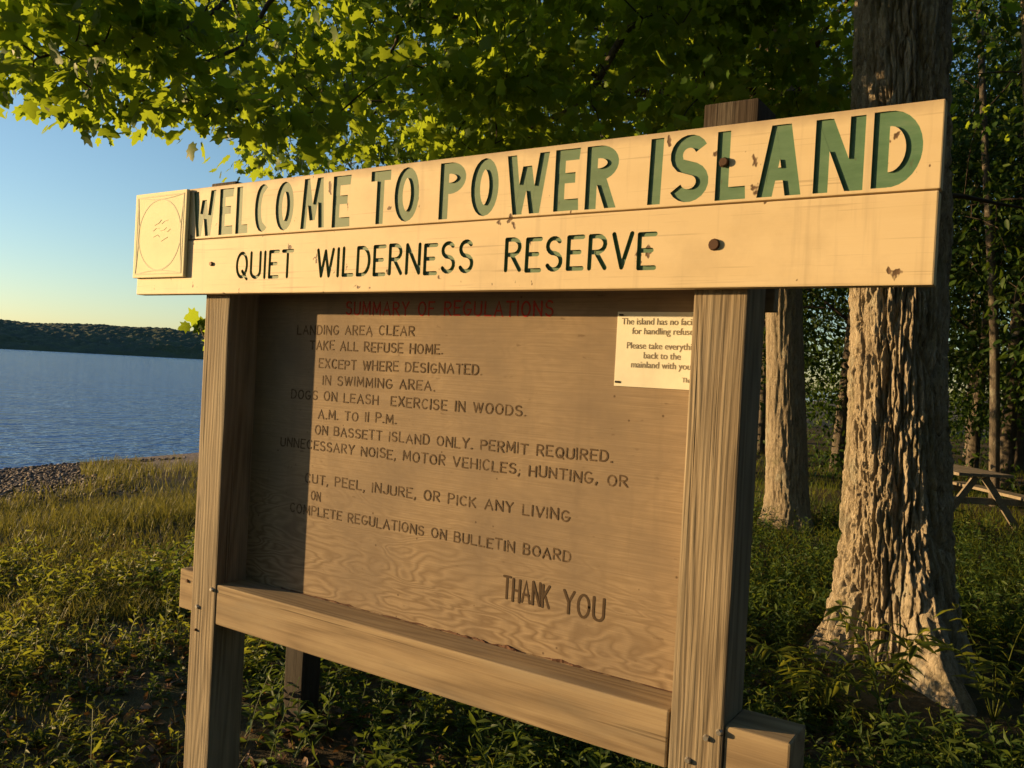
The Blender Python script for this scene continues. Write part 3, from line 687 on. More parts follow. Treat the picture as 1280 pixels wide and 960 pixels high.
def bark_trunk(name, base, top, r0, r1, mat, parent, flare=.0, lobes=(), nz=330, nt=170, amp=.022, zflare=.7, seed=0.0, z0=-.15, smooth=True):
    """tapered trunk with furrowed bark ridges and root lobes. lobes: (azimuth deg, strength, width deg)"""
    base = np.array(base, float); top = np.array(top, float); H = top[2] - base[2]
    zz = np.concatenate([np.linspace(z0, 1.4, nz // 2), np.linspace(1.4, H, nz - nz // 2 + 1)[1:]])
    th = np.arange(nt) / nt * 2 * math.pi
    T, Zz = np.meshgrid(th, zz)
    f = np.clip(Zz / H, 0, 1)
    R_ = r0 + (r1 - r0) * f
    fl = np.exp(-np.clip(Zz, 0, 9) / (zflare * .42)) * np.where(Zz < 0, 1 + -Zz * 2, 1)
    lob = np.full_like(T, flare * .35)
    for az, st, wd in lobes:
        d = np.abs((np.degrees(T) - az + 180) % 360 - 180); lob = lob + st * np.exp(-(d / wd) ** 2)
    # ridges: noise stretched along z, warped; lobes fade upward as flutes
    cx, sy = np.cos(T), np.sin(T)
    wx_ = (fbm(cx * 2 + 5 + seed, sy * 2, Zz * 1.2, 3) - .45) * .9
    def plates(nc, hz, sd):
        # long jittered cells round the stem: distance to the crack between neighbouring bark plates
        a = T / (2 * math.pi) * nc + wx_ * .8 * nc / 20 + (fbm(cx * 6 + sd, sy * 6, Zz * 5, 2) - .4) * 1.1; b = Zz / hz + (fbm(cx * 9 + sd, sy * 9, Zz * 7, 2) - .4) * .7 + seed
        ai = np.floor(a).astype(int); bi = np.floor(b).astype(int); f1 = np.full(a.shape, 9.0); f2 = np.full(a.shape, 9.0); idv = np.zeros(a.shape)
        for di in (-1, 0, 1):
            for dj in (-1, 0, 1):
                ci = (ai + di) % nc; cj = bi + dj; hsh = _perm[(_perm[(ci + int(sd * 37)) & 4095] + cj) & 4095]
                px_ = ai + di + .15 + .7 * _val[hsh]; pz_ = bi + dj + .1 + .8 * _val[(hsh + 1777) & 4095]
                d = np.hypot(a - px_, (b - pz_) * .8); m = d < f1
                f2 = np.where(m, f1, np.minimum(f2, d)); idv = np.where(m, _val[(hsh + 991) & 4095], idv); f1 = np.where(m, d, f1)
        return f2 - f1, idv
    e1, i1 = plates(max(10, int(38 * min(1, r0 / .3 + .2))), .40, 1.0 + seed)
    e2, i2 = plates(max(18, int(64 * min(1, r0 / .3 + .2))), .13, 2.0 + seed)
    rid = np.abs(fbm(cx * 6.5 + wx_ + seed, sy * 6.5 + wx_, Zz * 1.7, 3) - .45) * 2
    rid3 = fbm(cx * 34 + seed, sy * 34, Zz * 22, 3) - .42
    bumpv = (np.clip(e1 / .22, 0, 1) ** .6 - .7) * amp * (.45 + .5 * i1) + (np.clip(rid / .16, 0, 1) - .7) * amp * .7 + (np.clip(e2 / .22, 0, 1) ** .6 - .7) * amp * .16 + (i2 - .5) * amp * .30 + rid3 * amp * .75 + (fbm(cx * 3 + seed, sy * 3, Zz * 1.0, 3) - .45) * amp * 2.2
    RR = R_ * (1 + lob * fl) + bumpv * np.clip(r0 / .3, .35, 1)
    ax = base[None, :] + (top - base)[None, :] * (zz / H)[:, None]
    V = np.stack([ax[:, 0][:, None] + RR * cx, ax[:, 1][:, None] + RR * sy, np.repeat((base[2] + zz)[:, None], nt, 1)], -1)
    I4 = np.arange(V.shape[0] * nt).reshape(-1, nt); nx_ = np.roll(I4, -1, 1)
    F = np.stack([I4[:-1], nx_[:-1], nx_[1:], I4[1:]], -1).reshape(-1, 4)
    return mesh_obj(name, V.reshape(-1, 3), F, mat, parent, smooth=smooth)

def leaf_cloud(centers, rad, per, size, drop=.25, flat=.45):
    """leaves scattered round cluster centres; leaves hang and face outwards a little"""
    n = len(centers) * per
    c = np.repeat(centers, per, 0); rr_ = np.repeat(rad, per)
    off = rng.normal(size=(n, 3)) * .5; off[:, 2] *= flat
    p = c + off * rr_[:, None]
    tip = off * .8 + rng.normal(size=(n, 3)) * .5; tip[:, 2] -= drop + .3
    nr = rng.normal(size=(n, 3)) * .6 - .45 * np.array(TRAVEL)[None, :]; nr[:, 2] += .45
    sz = size * rng.uniform(.45, 1.25, n)
    return p, tip, nr, sz
def grow_twigs(nodes, node_r, targets, order=None, max_r=.012):
    """attach every target to its nearest existing node with a drooping twig; returns tube paths"""
    nodes = np.array(nodes); paths = []
    extra = [nodes]; allp = nodes
    d0 = np.array([np.min(np.linalg.norm(allp - t, axis=1)) for t in targets])
    for i in np.argsort(d0):
        t = targets[i]; dd = np.linalg.norm(allp - t, axis=1); j = int(np.argmin(dd)); a = allp[j]; L = dd[j]
        if L < .05: continue
        mid = (a + t) / 2 + np.array([0, 0, .12 * L]) + rng.normal(size=3) * .06 * L
        pts = smooth_path([a, mid, t], 6); r = np.interp(np.linspace(0, 1, 6), [0, 1], [min(max_r, .004 + .006 * L), .0022]); paths.append((pts, r))
        allp = np.vstack([allp, pts[2:]])
    return paths

# ------------------------------------------------------------------ the big maple to the right of the sign
mb = np.array([1.70, 4.13, 0.0]); mb[2] = float(ground_h(mb[0], mb[1]))
maple = empty('maple_tree', mb, 'large old maple with sunlit furrowed trunk and flared roots just right of the sign', 'tree')
bark_trunk('trunk', mb, (1.42, 4.05, 6.2), .305, .255, M['bark'], maple, flare=.25,
           lobes=((212, .95, 22), (303, 1.9, 15), (345, .7, 20), (120, .5, 30), (40, .5, 30), (262, .35, 12)), zflare=.95, amp=.046, nz=900, nt=460, smooth=False)
mtop = np.array([1.42, 4.05, 6.1])
BR = []
def px(l): return [at(*q) for q in l]
B1 = px([(300, -20, 5.4), (265, 15, 5.4), (235, 35, 5.3), (200, 42, 5.3), (140, 50, 5.2), (90, 62, 5.1), (50, 72, 5.0)])
B2 = px([(349, -10, 5.9), (326, 22, 5.9), (300, 60, 5.9), (270, 72, 5.8), (240, 86, 5.7), (210, 112, 5.6), (158, 133, 5.5)])
B3 = px([(524, 0, 6.6), (501, 30, 6.5), (497, 52, 6.5), (471, 86, 6.4), (437, 103, 6.4), (400, 120, 6.3)])
B4 = px([(827, 0, 6.9), (794, 26, 6.8), (767, 64, 6.8), (745, 105, 6.7), (707, 139, 6.7), (662, 161, 6.7)])
B5 = px([(535, 11, 7.0), (569, 21, 7.0), (625, 28, 7.1), (655, 32, 7.1)])
up = lambda p, dx, dy, dz: np.array(p) + np.array((dx, dy, dz))
limbA = [mtop - (0, 0, .2), (.6, 3.4, 6.5), (-.6, 2.6, 6.1), (-1.3, 1.75, 5.0), B1[0]]
limbB = [mtop - (0, 0, .5), (.4, 3.9, 6.0), (-.9, 3.2, 5.8), (-1.7, 2.3, 4.9), B2[0]]
limbC = [mtop - (0, 0, .9), (.3, 4.1, 5.6), (-.7, 3.6, 5.4), B3[0]]
limbD = [mtop - (0, 0, 1.0), (.9, 4.2, 5.5), (.3, 4.1, 5.2), B4[0]]
limbE = [limbC[2], (-1.5, 3.2, 5.0), B5[0]]
limbF = [mtop, (1.6, 3.2, 7.2), (1.2, 1.6, 7.6), (.2, .2, 6.6), (-1.0, -.6, 5.2)]
limbI = [mtop, (2.2, 3.0, 7.4), (3.6, .6, 7.8), (4.6, -2.6, 7.4)]
limbG = [mtop, (2.2, 4.6, 7.4), (3.3, 5.2, 7.8), (4.6, 5.2, 7.2)]
limbH = [mtop, (1.2, 5.2, 7.6), (.2, 6.4, 8.4), (-1.4, 6.8, 8.2)]
nodes = []
for base_, b, ra, rb in ((limbA, B1, .085, .010), (limbB, B2, .08, .010), (limbC, B3, .07, .011), (limbD, B4, .075, .018), (limbE, B5, .035, .01), (limbF, [], .1, .02), (limbG, [], .1, .02), (limbI, [], .1, .02), (limbH, [], .1, .02)):
    pts = smooth_path(list(base_) + list(b[1:]), 34); tt = np.linspace(0, 1, 34)
    k0 = len(base_) / (len(base_) + len(b) + 1e-9)
    BR.append((pts, np.interp(tt, [0, .45, .7, 1], [ra, ra * .55, max(rb * 2.0, ra * .26), rb * .6]))); nodes += list(pts[9:])
# foliage: layered sprays filling a broad spreading crown
bound = np.array([(-500, 40), (-200, 90), (0, 120), (28, 175), (60, 150), (95, 168), (125, 185), (150, 120), (190, 150), (205, 205), (240, 215), (300, 225), (420, 240), (560, 225), (700, 210), (900, 185), (1060, 150), (1200, 20), (1500, -60)], float)
cl = []
tries = 0
nl_ = 0
while len(cl) < 760 and tries < 60000:
    tries += 1
    u = rng.uniform(-70, 1230); v = rng.uniform(-520, 230) if rng.random() < .35 else rng.uniform(-40, 250)
    D = (rng.uniform(4.7, 7.2) if nl_ % 2 else rng.uniform(7.6, 11.5)) if u < 400 else rng.uniform(5.6, 10.5)
    if u < 400 and (nl_ > 190 or v < -70): continue
    if u > 900 : D = rng.uniform(6.6, 9)
    lim = np.interp(u, bound[:, 0], bound[:, 1]) - 14
    if v > lim: continue
    P = at(u, v, D)
    dens = fbm(P[0] * 1.15 + 9, P[1] * 1.15, P[2] * 1.5, 2)
    if dens < (.33 if u > 400 else .41): continue
    if u > 1010 and v > -60 and rng.random() < .7: continue
    if min([abs(u - a) + abs(v - b) for a, b in ((300, 82), (92, 100), (232, 178), (545, 118), (15, 40))]) < 20: continue
    nl_ += u < 400
    cl.append(P)
cl = np.array(cl)
over = np.stack([rng.uniform(-1.0, 7.0, 800), rng.uniform(-7, 2.6, 800), rng.uniform(5.8, 9.0, 800)], 1)  # unseen boughs above the camera, added to block sky light
cl = np.vstack([cl, over])
far_ = np.hypot(cl[:, 0] - CAM[0], cl[:, 1] - CAM[1]) > 8.2; far_ &= (cl[:, 1] > 2.8); cl_far = cl[far_]; cl = cl[~far_]
tw = grow_twigs(nodes, None, cl)
p, tip, nr, sz = leaf_cloud(cl, np.full(len(cl), .32), 28, .100, flat=.3)
keep = rng.random(len(p)) < .95
V, F = leaves_mesh(p, tip, nr, sz, MAPLE)
mesh_obj('crown', V, F, M['maple'], maple)
V, F = tubes(BR, 8); mesh_obj('limbs', V, F, M['bark_dark'], maple, smooth=True)
V, F = tubes(tw, 4); mesh_obj('twigs', V, F, M['twig'], maple)

# ------------------------------------------------------------------ second trunk and the woodland behind
def crown_points(base, z0, z1, R_, n, lean=(0, 0)):
    out = []
    while len(out) < n:
        q = rng.uniform(-1, 1, 3)
        if np.linalg.norm(q) > 1: continue
        z = (q[2] + 1) / 2; rad = math.sin(min(1, .12 + z * 1.05) * math.pi * .80 + .25) ** .6
        P = np.array([base[0] + q[0] * R_ * rad + lean[0] * z, base[1] + q[1] * R_ * rad + lean[1] * z, z0 + z * (z1 - z0)])
        if fbm(P[0] * .8, P[1] * .8, P[2] * .9, 2) > .30: out.append(P)
    return np.array(out)
def wood_tree(name, base, H, r, z0, R_, nclu, per, leaf, label, group, tmpl=OVAL, lean=(0, 0), mat='wood_leaf', bark='bark_dark', detail=(90, 40)):
    root = empty(name, base, label, 'tree', group)
    top = np.array([base[0] + lean[0], base[1] + lean[1], base[2] + H * .8])
    bark_trunk('trunk', base, top, r, r * .35, M[bark], root, flare=.3, lobes=((rng.uniform(0, 360), .4, 25), (rng.uniform(0, 360), .5, 25), (rng.uniform(0, 360), .4, 25)), zflare=.5, amp=.02, nz=detail[0], nt=detail[1])
    c = crown_points(base, base[2] + z0, base[2] + H, R_, nclu, lean)
    ax = [(np.array(base) + (top - np.array(base)) * t) for t in np.linspace(.2, 1, 24)]
    limbs = []; nd = []
    for i in range(10):
        a = ax[int(3 + i * 2)]; az = i * 2.4 + rng.uniform(0, 1); l = R_ * rng.uniform(.6, .9)
        pts = smooth_path([a, a + (math.cos(az) * l * .5, math.sin(az) * l * .5, .35 * l), a + (math.cos(az) * l, math.sin(az) * l, .35 * l)], 9)
        limbs.append((pts, np.linspace(r * .3, r * .06, 9))); nd += list(pts[2:])
    tw = grow_twigs(nd, None, c, max_r=.02)
    V, F = tubes(limbs + tw, 4); mesh_obj('limbs', V, F, M['twig'], root)
    p, tip, nr, sz = leaf_cloud(c, np.full(len(c), .62), per, leaf, drop=.2)
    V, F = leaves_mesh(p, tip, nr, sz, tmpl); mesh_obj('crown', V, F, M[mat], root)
    return root
def copy_tree(o, loc, rz, label, sc=1.0):
    r = o.copy(); COL.objects.link(r); r.location = loc; r.rotation_euler = (0, 0, rz); r.scale = (sc, sc, sc); r['label'] = label
    for ch in o.children:
        c = ch.copy(); COL.objects.link(c); c.parent = r
    return r
t2 = np.array([-.33, 9.0, float(ground_h(-.33, 9.0))])
second = wood_tree('maple_tree', t2, 13, .265, 3.6, 4.2, 420, 26, .12, 'slimmer straight maple half in shade between the sign and the big trunk', None, tmpl=MAPLE, lean=(-.75, -.1), mat='maple', bark='bark_mid', detail=(300, 130))

# its low boughs reaching left towards the lake
bl = []
for e in ((-5.8, 5.2, 4.6), (-4.6, 4.4, 4.4), (-3.6, 5.6, 5.0), (-2.2, 5.2, 5.2), (-5.4, 7.4, 5.6)):
    pts = smooth_path([t2 + (-.3, 0, 5.2), (t2 + (-.3, 0, 5.2) + np.array(e)) / 2 + (0, 0, .6), e], 16); bl.append((pts, np.linspace(.07, .012, 16)))
tw2 = grow_twigs([q for b in bl for q in b[0][3:]], None, cl_far)
V, F = tubes(bl + tw2, 5); mesh_obj('boughs', V, F, M['twig'], second)
p, tip, nr, sz = leaf_cloud(cl_far, np.full(len(cl_far), .36), 28, .105, flat=.3)
V, F = leaves_mesh(p, tip, nr, sz, MAPLE); mesh_obj('bough_foliage', V, F, M['maple'], second)

GRP = 'trees of the dark wood behind the sign'
LB = 'leafy tree of the dark wood around the sign, unseen ones added to block light'
protoA = wood_tree('woodland_tree', (4.6, 16.5, float(ground_h(4.6, 16.5))), 12, .17, 1.6, 3.2, 330, 28, .15, LB, GRP)
protoB = wood_tree('woodland_tree', (-1.6, 17.5, float(ground_h(-1.6, 17.5))), 11, .14, 1.0, 2.8, 300, 28, .15, LB, GRP, lean=(.4, .2))
protoC = wood_tree('woodland_tree', (1.6, 22.0, float(ground_h(1.6, 22.0))), 14, .2, 2.2, 3.6, 380, 28, .16, LB, GRP, lean=(-.3, .3))
spots = [(7.4, 13.0, 0), (6.2, 20.5, 1), (10.5, 18.0, 2), (-4.2, 20.5, 0), (-6.8, 25.5, 2), (.2, 27.5, 1), (4.8, 26.0, 2), (9.2, 27.0, 0), (14.5, 24.0, 1), (-3.0, 31.0, 2), (2.6, 33.0, 0), (8.0, 34.5, 2), (14.0, 33.0, 1), (-8.5, 33.0, 1), (19.5, 28.0, 2), (9.4, 9.4, 1), (5.6, 11.0, 1), (-8.6, 11.5, 1), (-5.2, 12.6, 0), (-9.5, 15.5, 0), (-3.4, 15.0, 1), (-6.8, 18.5, 2), (-11.0, 19.5, 1), (1.6, 17.5, 1), (3.0, 13.8, 1), (6.5, -8.5, 1), (1.8, -10.5, 0), (10.5, -5.0, 1), (12.0, 1.5, 1), (-2.8, -14.5, 2), (5.0, -13.5, 2), (14, -11, 2), (2.7, 16.4, 1), (4.6, 19.4, 2), (.8, 20.3, 1), (6.4, 15.6, 1), (9.5, 4.8, 1)]  # trees behind the camera and the belt hidden by the panel are added light blockers
for i, (x, y, k) in enumerate(spots):
    copy_tree((protoA, protoB, protoC)[k], (x, y, float(ground_h(x, y))), rng.uniform(0, 6.28), LB, rng.uniform(.88, 1.15))

# slender bare stems showing in the gap at the right edge
stem_grp = 'slender stems in the gap right of the big trunk'
for i, (u0, v0, u1, v1, D, r) in enumerate([(1248, 545, 1232, 200, 16, .085)]):
    a = at(u0, v0, D); a[2] = float(ground_h(a[0], a[1])) - .1; b = at(u1, v1, D)
    pts = smooth_path([a, (a + b) / 2 + rng.normal(size=3) * .06, b, b + (b - a) * .5 + rng.normal(size=3) * .15], 16)
    V, F = tubes([(pts, np.linspace(r, r * .5, 16))], 9)
    o = mesh_obj('sapling', V, F, M['bark_dark'], None, smooth=True, loc=a)
    tag(o, ['tallest thin straight trunk in the gap at the right edge, above the picnic table'][i], 'tree')
# lit trunk entering at the upper right corner
a = at(1345, 300, 9.2); a[2] = float(ground_h(a[0], a[1]))
edge = empty('woodland_tree', a, 'sunlit trunk entering at the upper right corner of the view', 'tree')
bark_trunk('trunk', a, a + (-.55, -.2, 7.5), .17, .12, M['bark'], edge, flare=.3, lobes=((30, .4, 25), (200, .5, 25)), amp=.02, nz=160, nt=70)
q = crown_points(a, 4.6, 8.5, 1.8, 90); p, tip, nr, sz = leaf_cloud(q, np.full(len(q), .55), 24, .12)
V, F = leaves_mesh(p, tip, nr, sz, OVAL); mesh_obj('crown', V, F, M['wood_leaf'], edge)

# far wood and undergrowth as uncountable masses
def mass(name, n, gen, size, tmpl, mat, label, rad=.7):
    c = gen(n); p, tip, nr, sz = leaf_cloud(c, np.full(len(c), rad), 22, size)
    V, F = leaves_mesh(p, tip, nr, sz, tmpl); o = mesh_obj(name, V, F, M[mat]); tag(o, label, 'vegetation', kind='stuff')
def gen_far(n):
    x = rng.uniform(-16, 42, n); y = 37 + rng.uniform(0, 7, n) + .0 * x; z = rng.uniform(0, 1, n) ** .9 * 20
    x2 = 20 + rng.uniform(0, 8, n // 2); y2 = rng.uniform(4, 38, n // 2); z2 = rng.uniform(0, 1, n // 2) * 14
    P = np.concatenate([np.stack([x, y, z], 1), np.stack([x2, y2, z2], 1)])
    return P[fbm(P[:, 0] * .35, P[:, 1] * .35, P[:, 2] * .5, 2) > .24]
mass('foliage_mass', 8500, gen_far, .26, DIAM, 'wood_leaf', 'dense shaded wood in the far background', 1.1)
def gen_sky_blocker(n):
    x = rng.uniform(-12, 24, n); y = -11.5 - rng.uniform(0, 5, n) - .12 * np.abs(x); z = rng.uniform(0, 1, n) * 15
    x2 = 17 + rng.uniform(0, 4, n // 2); y2 = rng.uniform(-16, 5, n // 2); z2 = rng.uniform(0, 1, n // 2) * 13
    return np.concatenate([np.stack([x, y, z], 1), np.stack([x2, y2, z2], 1)])
mass('foliage_mass', 2100, gen_sky_blocker, .26, DIAM, 'wood_leaf', 'unseen wood added behind the camera to block sky light', 1.1)  # unseen foliage, added to cut sky light on the sign front
def gen_under(n):
    x = rng.uniform(-11, 17, n); y = rng.uniform(12.5, 30, n); keep = (fbm(x * .4, y * .4, 2, 2) > .38) & (y > 12.2 + .42 * (x + .3) * (x < 0))
    x = x[keep]; y = y[keep]; return np.stack([x, y, ground_h(x, y) + rng.uniform(0, 1.0, len(x)) ** 1.5 * 2.0], 1)
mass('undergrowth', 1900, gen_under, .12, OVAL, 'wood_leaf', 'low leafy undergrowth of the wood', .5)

# leafy sapling behind the sign, one sprig showing left of the left post
sp = np.array([-.47, .26, float(ground_h(-.47, .26))])
sap = empty('maple_sapling', sp, 'small sapling behind the sign with a leafy sprig peeping out left of the left post', 'sapling')
e1 = at(247, 403, 4.25)
st = smooth_path([sp, sp + (.0, .0, .9), sp + (.02, .04, 1.6), (sp + (.02, .04, 1.6) + e1) / 2 + (0, 0, .04), e1], 20)
V, F = tubes([(st, np.linspace(.012, .003, 20))], 6); mesh_obj('stem', V, F, M['twig'], sap, smooth=True)
c = np.array([e1 + (.02, 0, 0), e1 + (.09, .0, .0), e1 + (.12, .1, -.05)]); p, tip, nr, sz = leaf_cloud(c, np.array([.06, .07, .07]), 8, .075)
V, F = leaves_mesh(p, tip, nr, sz, MAPLE); mesh_obj('foliage', V, F, M['maple'], sap)

# ------------------------------------------------------------------ picnic table in the clearing
tb = at(1232, 600, 13.0); tb[2] = float(ground_h(tb[0], tb[1]))
pt = empty('picnic_table', tb, 'weathered wooden picnic table with A frame legs at the right edge of the clearing', 'table')
rx = np.array([.84, .54]); ang = math.atan2(rx[1], rx[0]) + .05
MT = Matrix.Translation(Vector(tb)) @ Matrix.Rotation(ang, 4, 'Z')
boxes('tabletop', [(-.38 + i * .152, -.38 + i * .152 + .144, -.02, 1.85, .72, .76, MT) for i in range(5)], M['table_wood'], pt, .003)
for s in (-1, 1):
    boxes('seat', [(s * .68 - .13, s * .68 + .13, -.02, 1.85, .42, .46, MT)], M['table_wood'], pt, .003)
for yy in (.12, 1.65):
    for s in (-1, 1):
        Rm = MT @ Matrix.Translation((s * .06, yy, .70)) @ Matrix.Rotation(-s * .62, 4, 'Y')
        boxes('leg', [(-.045, .045, -.02 + s * .0, .02, -.90, .0, Rm)], M['table_wood'], pt, .003)
    boxes('crossbar', [(-.76, .76, yy + .022, yy + .06, .33, .42, MT)], M['table_wood'], pt, .003)

# ------------------------------------------------------------------ ground cover
def visible_ground(n, Dmin, Dmax, umin=-60, umax=1340, power=1.0):
    u = rng.uniform(umin, umax, n); t = rng.random(n) ** power
    D = Dmin + (Dmax - Dmin) * t
    dx = FV[0] + (u - 640) / 1058.8 * RV[0]; dy = FV[1] + (u - 640) / 1058.8 * RV[1]; l = np.hypot(dx, dy)
    return CAM[0] + dx / l * D, CAM[1] + dy / l * D
def not_sign(x, y): return ~((y > -.03) & (y < .2) & (np.abs(x - PL - .07) < .09)) & ~((y > -.03) & (y < .2) & (np.abs(x - PR - .07) < .09)) & (np.hypot(x - mb[0], y - mb[1]) > .62) & (np.hypot(x - mb[0] - .35, y - mb[1] + .75) > .55)
def grass(name, n, Dmin, Dmax, h0, h1, w, mat, label, umin=-60, umax=1340, power=1.0, thr=.3, smin=4.0, frq=.5, seed=0):
    x, y = visible_ground(n, Dmin, Dmax, umin, umax, power)
    s = shore_s(x, y); smin_ = np.clip(5.8 - (y - 4.6) * 1.4, smin, 5.8) if smin < 5 else smin
    k = (s > smin_ + (fbm(x * .9, y * .9, 5, 2) - .4) * 3.0) & not_sign(x, y) & (fbm(x * frq + seed, y * frq, 1, 3) + rng.uniform(-.08, .08, n) > thr)
    x = x[k]; y = y[k]; n = len(x); z = ground_h(x, y) - .01
    h = rng.uniform(h0, h1, n) * (.6 + .8 * fbm(x * .8, y * .8, 9, 2)); az = rng.uniform(0, 6.283, n); bend = rng.uniform(.15, .75, n) * h
    ww = w * rng.uniform(.6, 1.2, n); pa = az + 1.57 + rng.uniform(-.5, .5, n)
    b = np.stack([x, y, z], 1); d = np.stack([np.cos(az), np.sin(az), 0 * az], 1); s_ = np.stack([np.cos(pa), np.sin(pa), 0 * pa], 1)
    rows = []
    for t, wf in ((0, 1), (.4, .85), (.75, .5)):
        c = b + d * (bend * t * t)[:, None] + np.array([0, 0, 1.0]) * (h * (t - .18 * t * t))[:, None]
        rows += [c - s_ * (ww * wf / 2)[:, None], c + s_ * (ww * wf / 2)[:, None]]
    tipp = b + d * bend[:, None] + np.array([0, 0, 1.0]) * (h * .84)[:, None]
    V = np.stack(rows + [tipp], 1)
    f = np.array([(0, 1, 3), (0, 3, 2), (2, 3, 5), (2, 5, 4), (4, 5, 6)])
    F = (f[None] + (np.arange(n) * 7)[:, None, None]).reshape(-1, 3)
    o = mesh_obj(name, V.reshape(-1, 3), F, M[mat]); tag(o, label, 'grass', kind='stuff')
def herbs(name, n, Dmin, Dmax, h0, h1, leaf, nl, mat, label, umin=-60, umax=1340, power=1.0, thr=.4, tmpl=LANCE, smin=7.0, frq=.6, seed=3, spread=.35, area=None):
    x, y = visible_ground(n, Dmin, Dmax, umin, umax, power) if area is None else (rng.uniform(area[0], area[1], n), rng.uniform(area[2], area[3], n))
    k = (shore_s(x, y) > smin) & not_sign(x, y) & (fbm(x * frq + seed, y * frq, 4, 3) + rng.uniform(-.08, .08, n) > thr)
    x = x[k]; y = y[k]; n = len(x); z = ground_h(x, y)
    h = rng.uniform(h0, h1, n); lean = rng.normal(size=(n, 2)) * spread * h[:, None]
    m = nl; t = (np.arange(m) + .6) / m
    T = np.tile(t, n) ; idx = np.repeat(np.arange(n), m)
    T = np.clip(T + rng.uniform(-.05, .05, n * m), .05, 1)
    c = np.stack([x[idx] + lean[idx, 0] * T ** 1.6, y[idx] + lean[idx, 1] * T ** 1.6, z[idx] + h[idx] * T], 1)
    az = np.tile(np.arange(m) * 2.4, n) + rng.uniform(0, 6.28, n)[idx] + rng.uniform(-.4, .4, n * m)
    el = rng.uniform(-.25, .75, n * m) * (.5 + T)
    tip = np.stack([np.cos(az) * np.cos(el), np.sin(az) * np.cos(el), np.sin(el)], 1)
    nr = np.stack([0 * az, 0 * az, .55 + 0 * az], 1) + rng.normal(size=(n * m, 3)) * .5 - .45 * np.array(TRAVEL)[None, :]
    sz = leaf * rng.uniform(.6, 1.25, n * m) * (1.15 - .5 * T)
    V, F = leaves_mesh(c, tip, nr, sz, tmpl)
    # stems as slim three-point triangles strips
    sw = .0022
    rows = []
    for tt in (0, .5, 1):
        P = np.stack([x + lean[:, 0] * tt ** 1.6, y + lean[:, 1] * tt ** 1.6, z + h * tt], 1); rows += [P - (sw, 0, 0), P + (sw, 0, 0)]
    SV = np.stack(rows, 1); sf = np.array([(0, 1, 3), (0, 3, 2), (2, 3, 5), (2, 5, 4)])
    SF = (sf[None] + (np.arange(n) * 6)[:, None, None]).reshape(-1, 3) + len(V)
    o = mesh_obj(name, np.vstack([V, SV.reshape(-1, 3)]), np.vstack([F, SF]), M[mat]); tag(o, label, 'ground cover', kind='stuff')
grass('grass', 125000, 6.0, 17, .08, .20, .0075, 'grass', 'yellowish grass on the bank above the beach', -480, 780, 1.0, .36, 1.6)
grass('grass', 48000, 1.9, 8.5, .05, .17, .005, 'grass', 'loose grass among the weeds in the foreground', -600, 1800, 1.0, .42, 7.0, seed=5)
grass('grass', 44000, 7, 26, .10, .30, .010, 'herb', 'shaded grass of the clearing', 400, 1700, 1.2, .30, 9.0, seed=9)
grass('grass', 27000, 9.5, 20, .14, .34, .010, 'grass', 'taller clumps of grass near the edge of the lake', -480, 780, 1.0, .46, 1.2, frq=.55, seed=13)
herbs('weeds', 3300, 2.0, 9.5, .05, .16, .052, 10, 'herb', 'low leafy weeds left of the sign', -600, 480, .9, .49, frq=1.1)
herbs('weeds', 1900, 2.1, 8.5, .10, .28, .072, 13, 'herb', 'taller leafy weeds left of the sign', -600, 480, .9, .54, seed=8, frq=.9)
herbs('weeds', 3000, 2.0, 9, .03, .09, .040, 8, 'herb_shade_tone', 'small round leaved weeds left of the sign', -600, 480, .9, .45, tmpl=OVAL, seed=15)
herbs('weeds', 4600, 2.0, 8.5, .06, .18, .064, 10, 'herb_shade_tone', 'low weeds, leaves coloured darker for shade, right of and below the sign', 330, 1800, .9, .40, seed=5)
herbs('weeds', 1300, 2.2, 8, .14, .36, .095, 13, 'herb_shade_tone', 'taller weeds, leaves coloured darker for shade, right of and below the sign', 330, 1800, .9, .43, seed=6, frq=.9)
herbs('weeds', 700, 2.4, 7.5, .08, .24, .075, 10, 'herb', 'scattered paler weeds right of and below the sign', 300, 1340, .9, .46, seed=31, frq=1.1)
herbs('weeds', 2600, 6, 13, .15, .4, .08, 12, 'herb_shade_tone', 'leafy weeds between the tree trunks', 500, 1700, 1, .38, seed=21)
herbs('dry_leaves', 9000, 1.9, 9, .01, .035, .065, 2, 'dry', 'fallen dry leaves between the weeds', -600, 1800, 1, .3, tmpl=OVAL, seed=2, spread=2.0)
herbs('weeds', 260, 0, 0, .25, .5, .09, 18, 'herb_shade_tone', 'knee high weeds added behind the sign to shade the ground beyond', thr=.2, area=(-3.2, .2, 1.5, 3.4), seed=4)  # hidden tall weeds, added to throw shade on the ground to the right
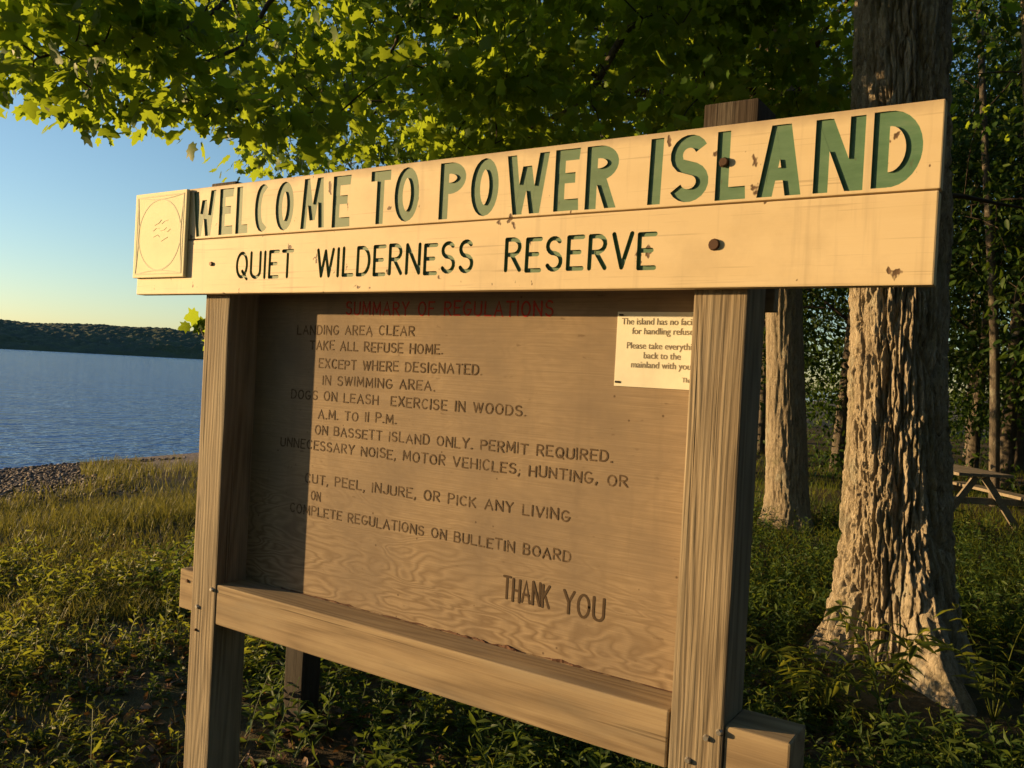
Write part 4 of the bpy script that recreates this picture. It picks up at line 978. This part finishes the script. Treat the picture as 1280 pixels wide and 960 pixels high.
# bigger individual plants beside the roots
for i, (u, v, D, h, lab) in enumerate([(1105, 860, 5.1, .62, 'tall leafy plant with drooping narrow leaves in front of the maple roots'), (1245, 850, 5.4, .6, 'leafy plant with long pale leaves right of the flared maple roots'), (1010, 900, 4.9, .4, 'bushy green weed between the rail stub and the maple roots')]):
    g0 = at(u, v, D); g0[2] = float(ground_h(g0[0], g0[1])); root = empty('leafy_plant', g0, lab, 'plant')
    P = []; TI = []; ST = []
    for s in range(7):
        az = s * .9 + rng.uniform(0, .6); l = rng.uniform(.12, .34); tp_ = g0 + (math.cos(az) * l, math.sin(az) * l, h * rng.uniform(.6, 1)); path = smooth_path([g0, (g0 + tp_) / 2 + (0, 0, .1), tp_], 10); ST.append((path, np.linspace(.004, .0015, 10)))
        for j in range(3, 10):
            for sd in (-1, 1):
                P.append(path[j]); a2 = az + sd * rng.uniform(.7, 1.4); TI.append((math.cos(a2), math.sin(a2), rng.uniform(-.3, .4)))
    P = np.array(P); TI = np.array(TI); nr = rng.normal(size=P.shape) * .3; nr[:, 2] += 1
    V, F = leaves_mesh(P, TI, nr, rng.uniform(.08, .15, len(P)), LANCE); mesh_obj('foliage', V, F, M['herb'], root)
    V, F = tubes(ST, 5); mesh_obj('stems', V, F, M['herb'], root)
# pebbles on the beach
x, y = visible_ground(46000, 8, 20, -480, 700); s = shore_s(x, y); k = (s > .1) & (s < np.clip(6.6 - (y - 4.8) * 1.3, 2.0, 6.6) + 1.5 * (fbm(x * .8, y * .8, 3, 2) - .4)) & (rng.random(46000) < np.interp(s, [0, 3, 6], [1, .9, .25])); x = x[k]; y = y[k]
n = len(x); ico = bmesh.new(); bmesh.ops.create_icosphere(ico, subdivisions=1, radius=1); ico.verts.index_update()
iv = np.array([v.co[:] for v in ico.verts]); itf = np.array([[v.index for v in f.verts] for f in ico.faces]); ico.free()
sz = rng.uniform(.010, .036, n) * rng.choice([1, 1, 1, 1.6], n)
V = iv[None] * sz[:, None, None] * rng.uniform(.6, 1.2, (n, 1, 3)) * np.array([1, 1, .6]) * rng.uniform(.85, 1.15, (n, len(iv), 1)) + np.stack([x, y, ground_h(x, y) + sz * .15], 1)[:, None, :]
k = N('beach_stone'); r = k.n('NewGeometry').outputs['Random Per Island']
M['stone'] = k.base(k.ramp(r, [(0, (.045, .035, .028)), (.5, (.10, .075, .058)), (.88, (.17, .135, .11)), (1, (.32, .28, .25))]), None, .8)
o = mesh_obj('pebbles', V.reshape(-1, 3), (itf[None] + (np.arange(n) * len(iv))[:, None, None]).reshape(-1, 3), M['stone'], smooth=True)
tag(o, 'brown pebbles on the beach', 'pebbles', kind='stuff')
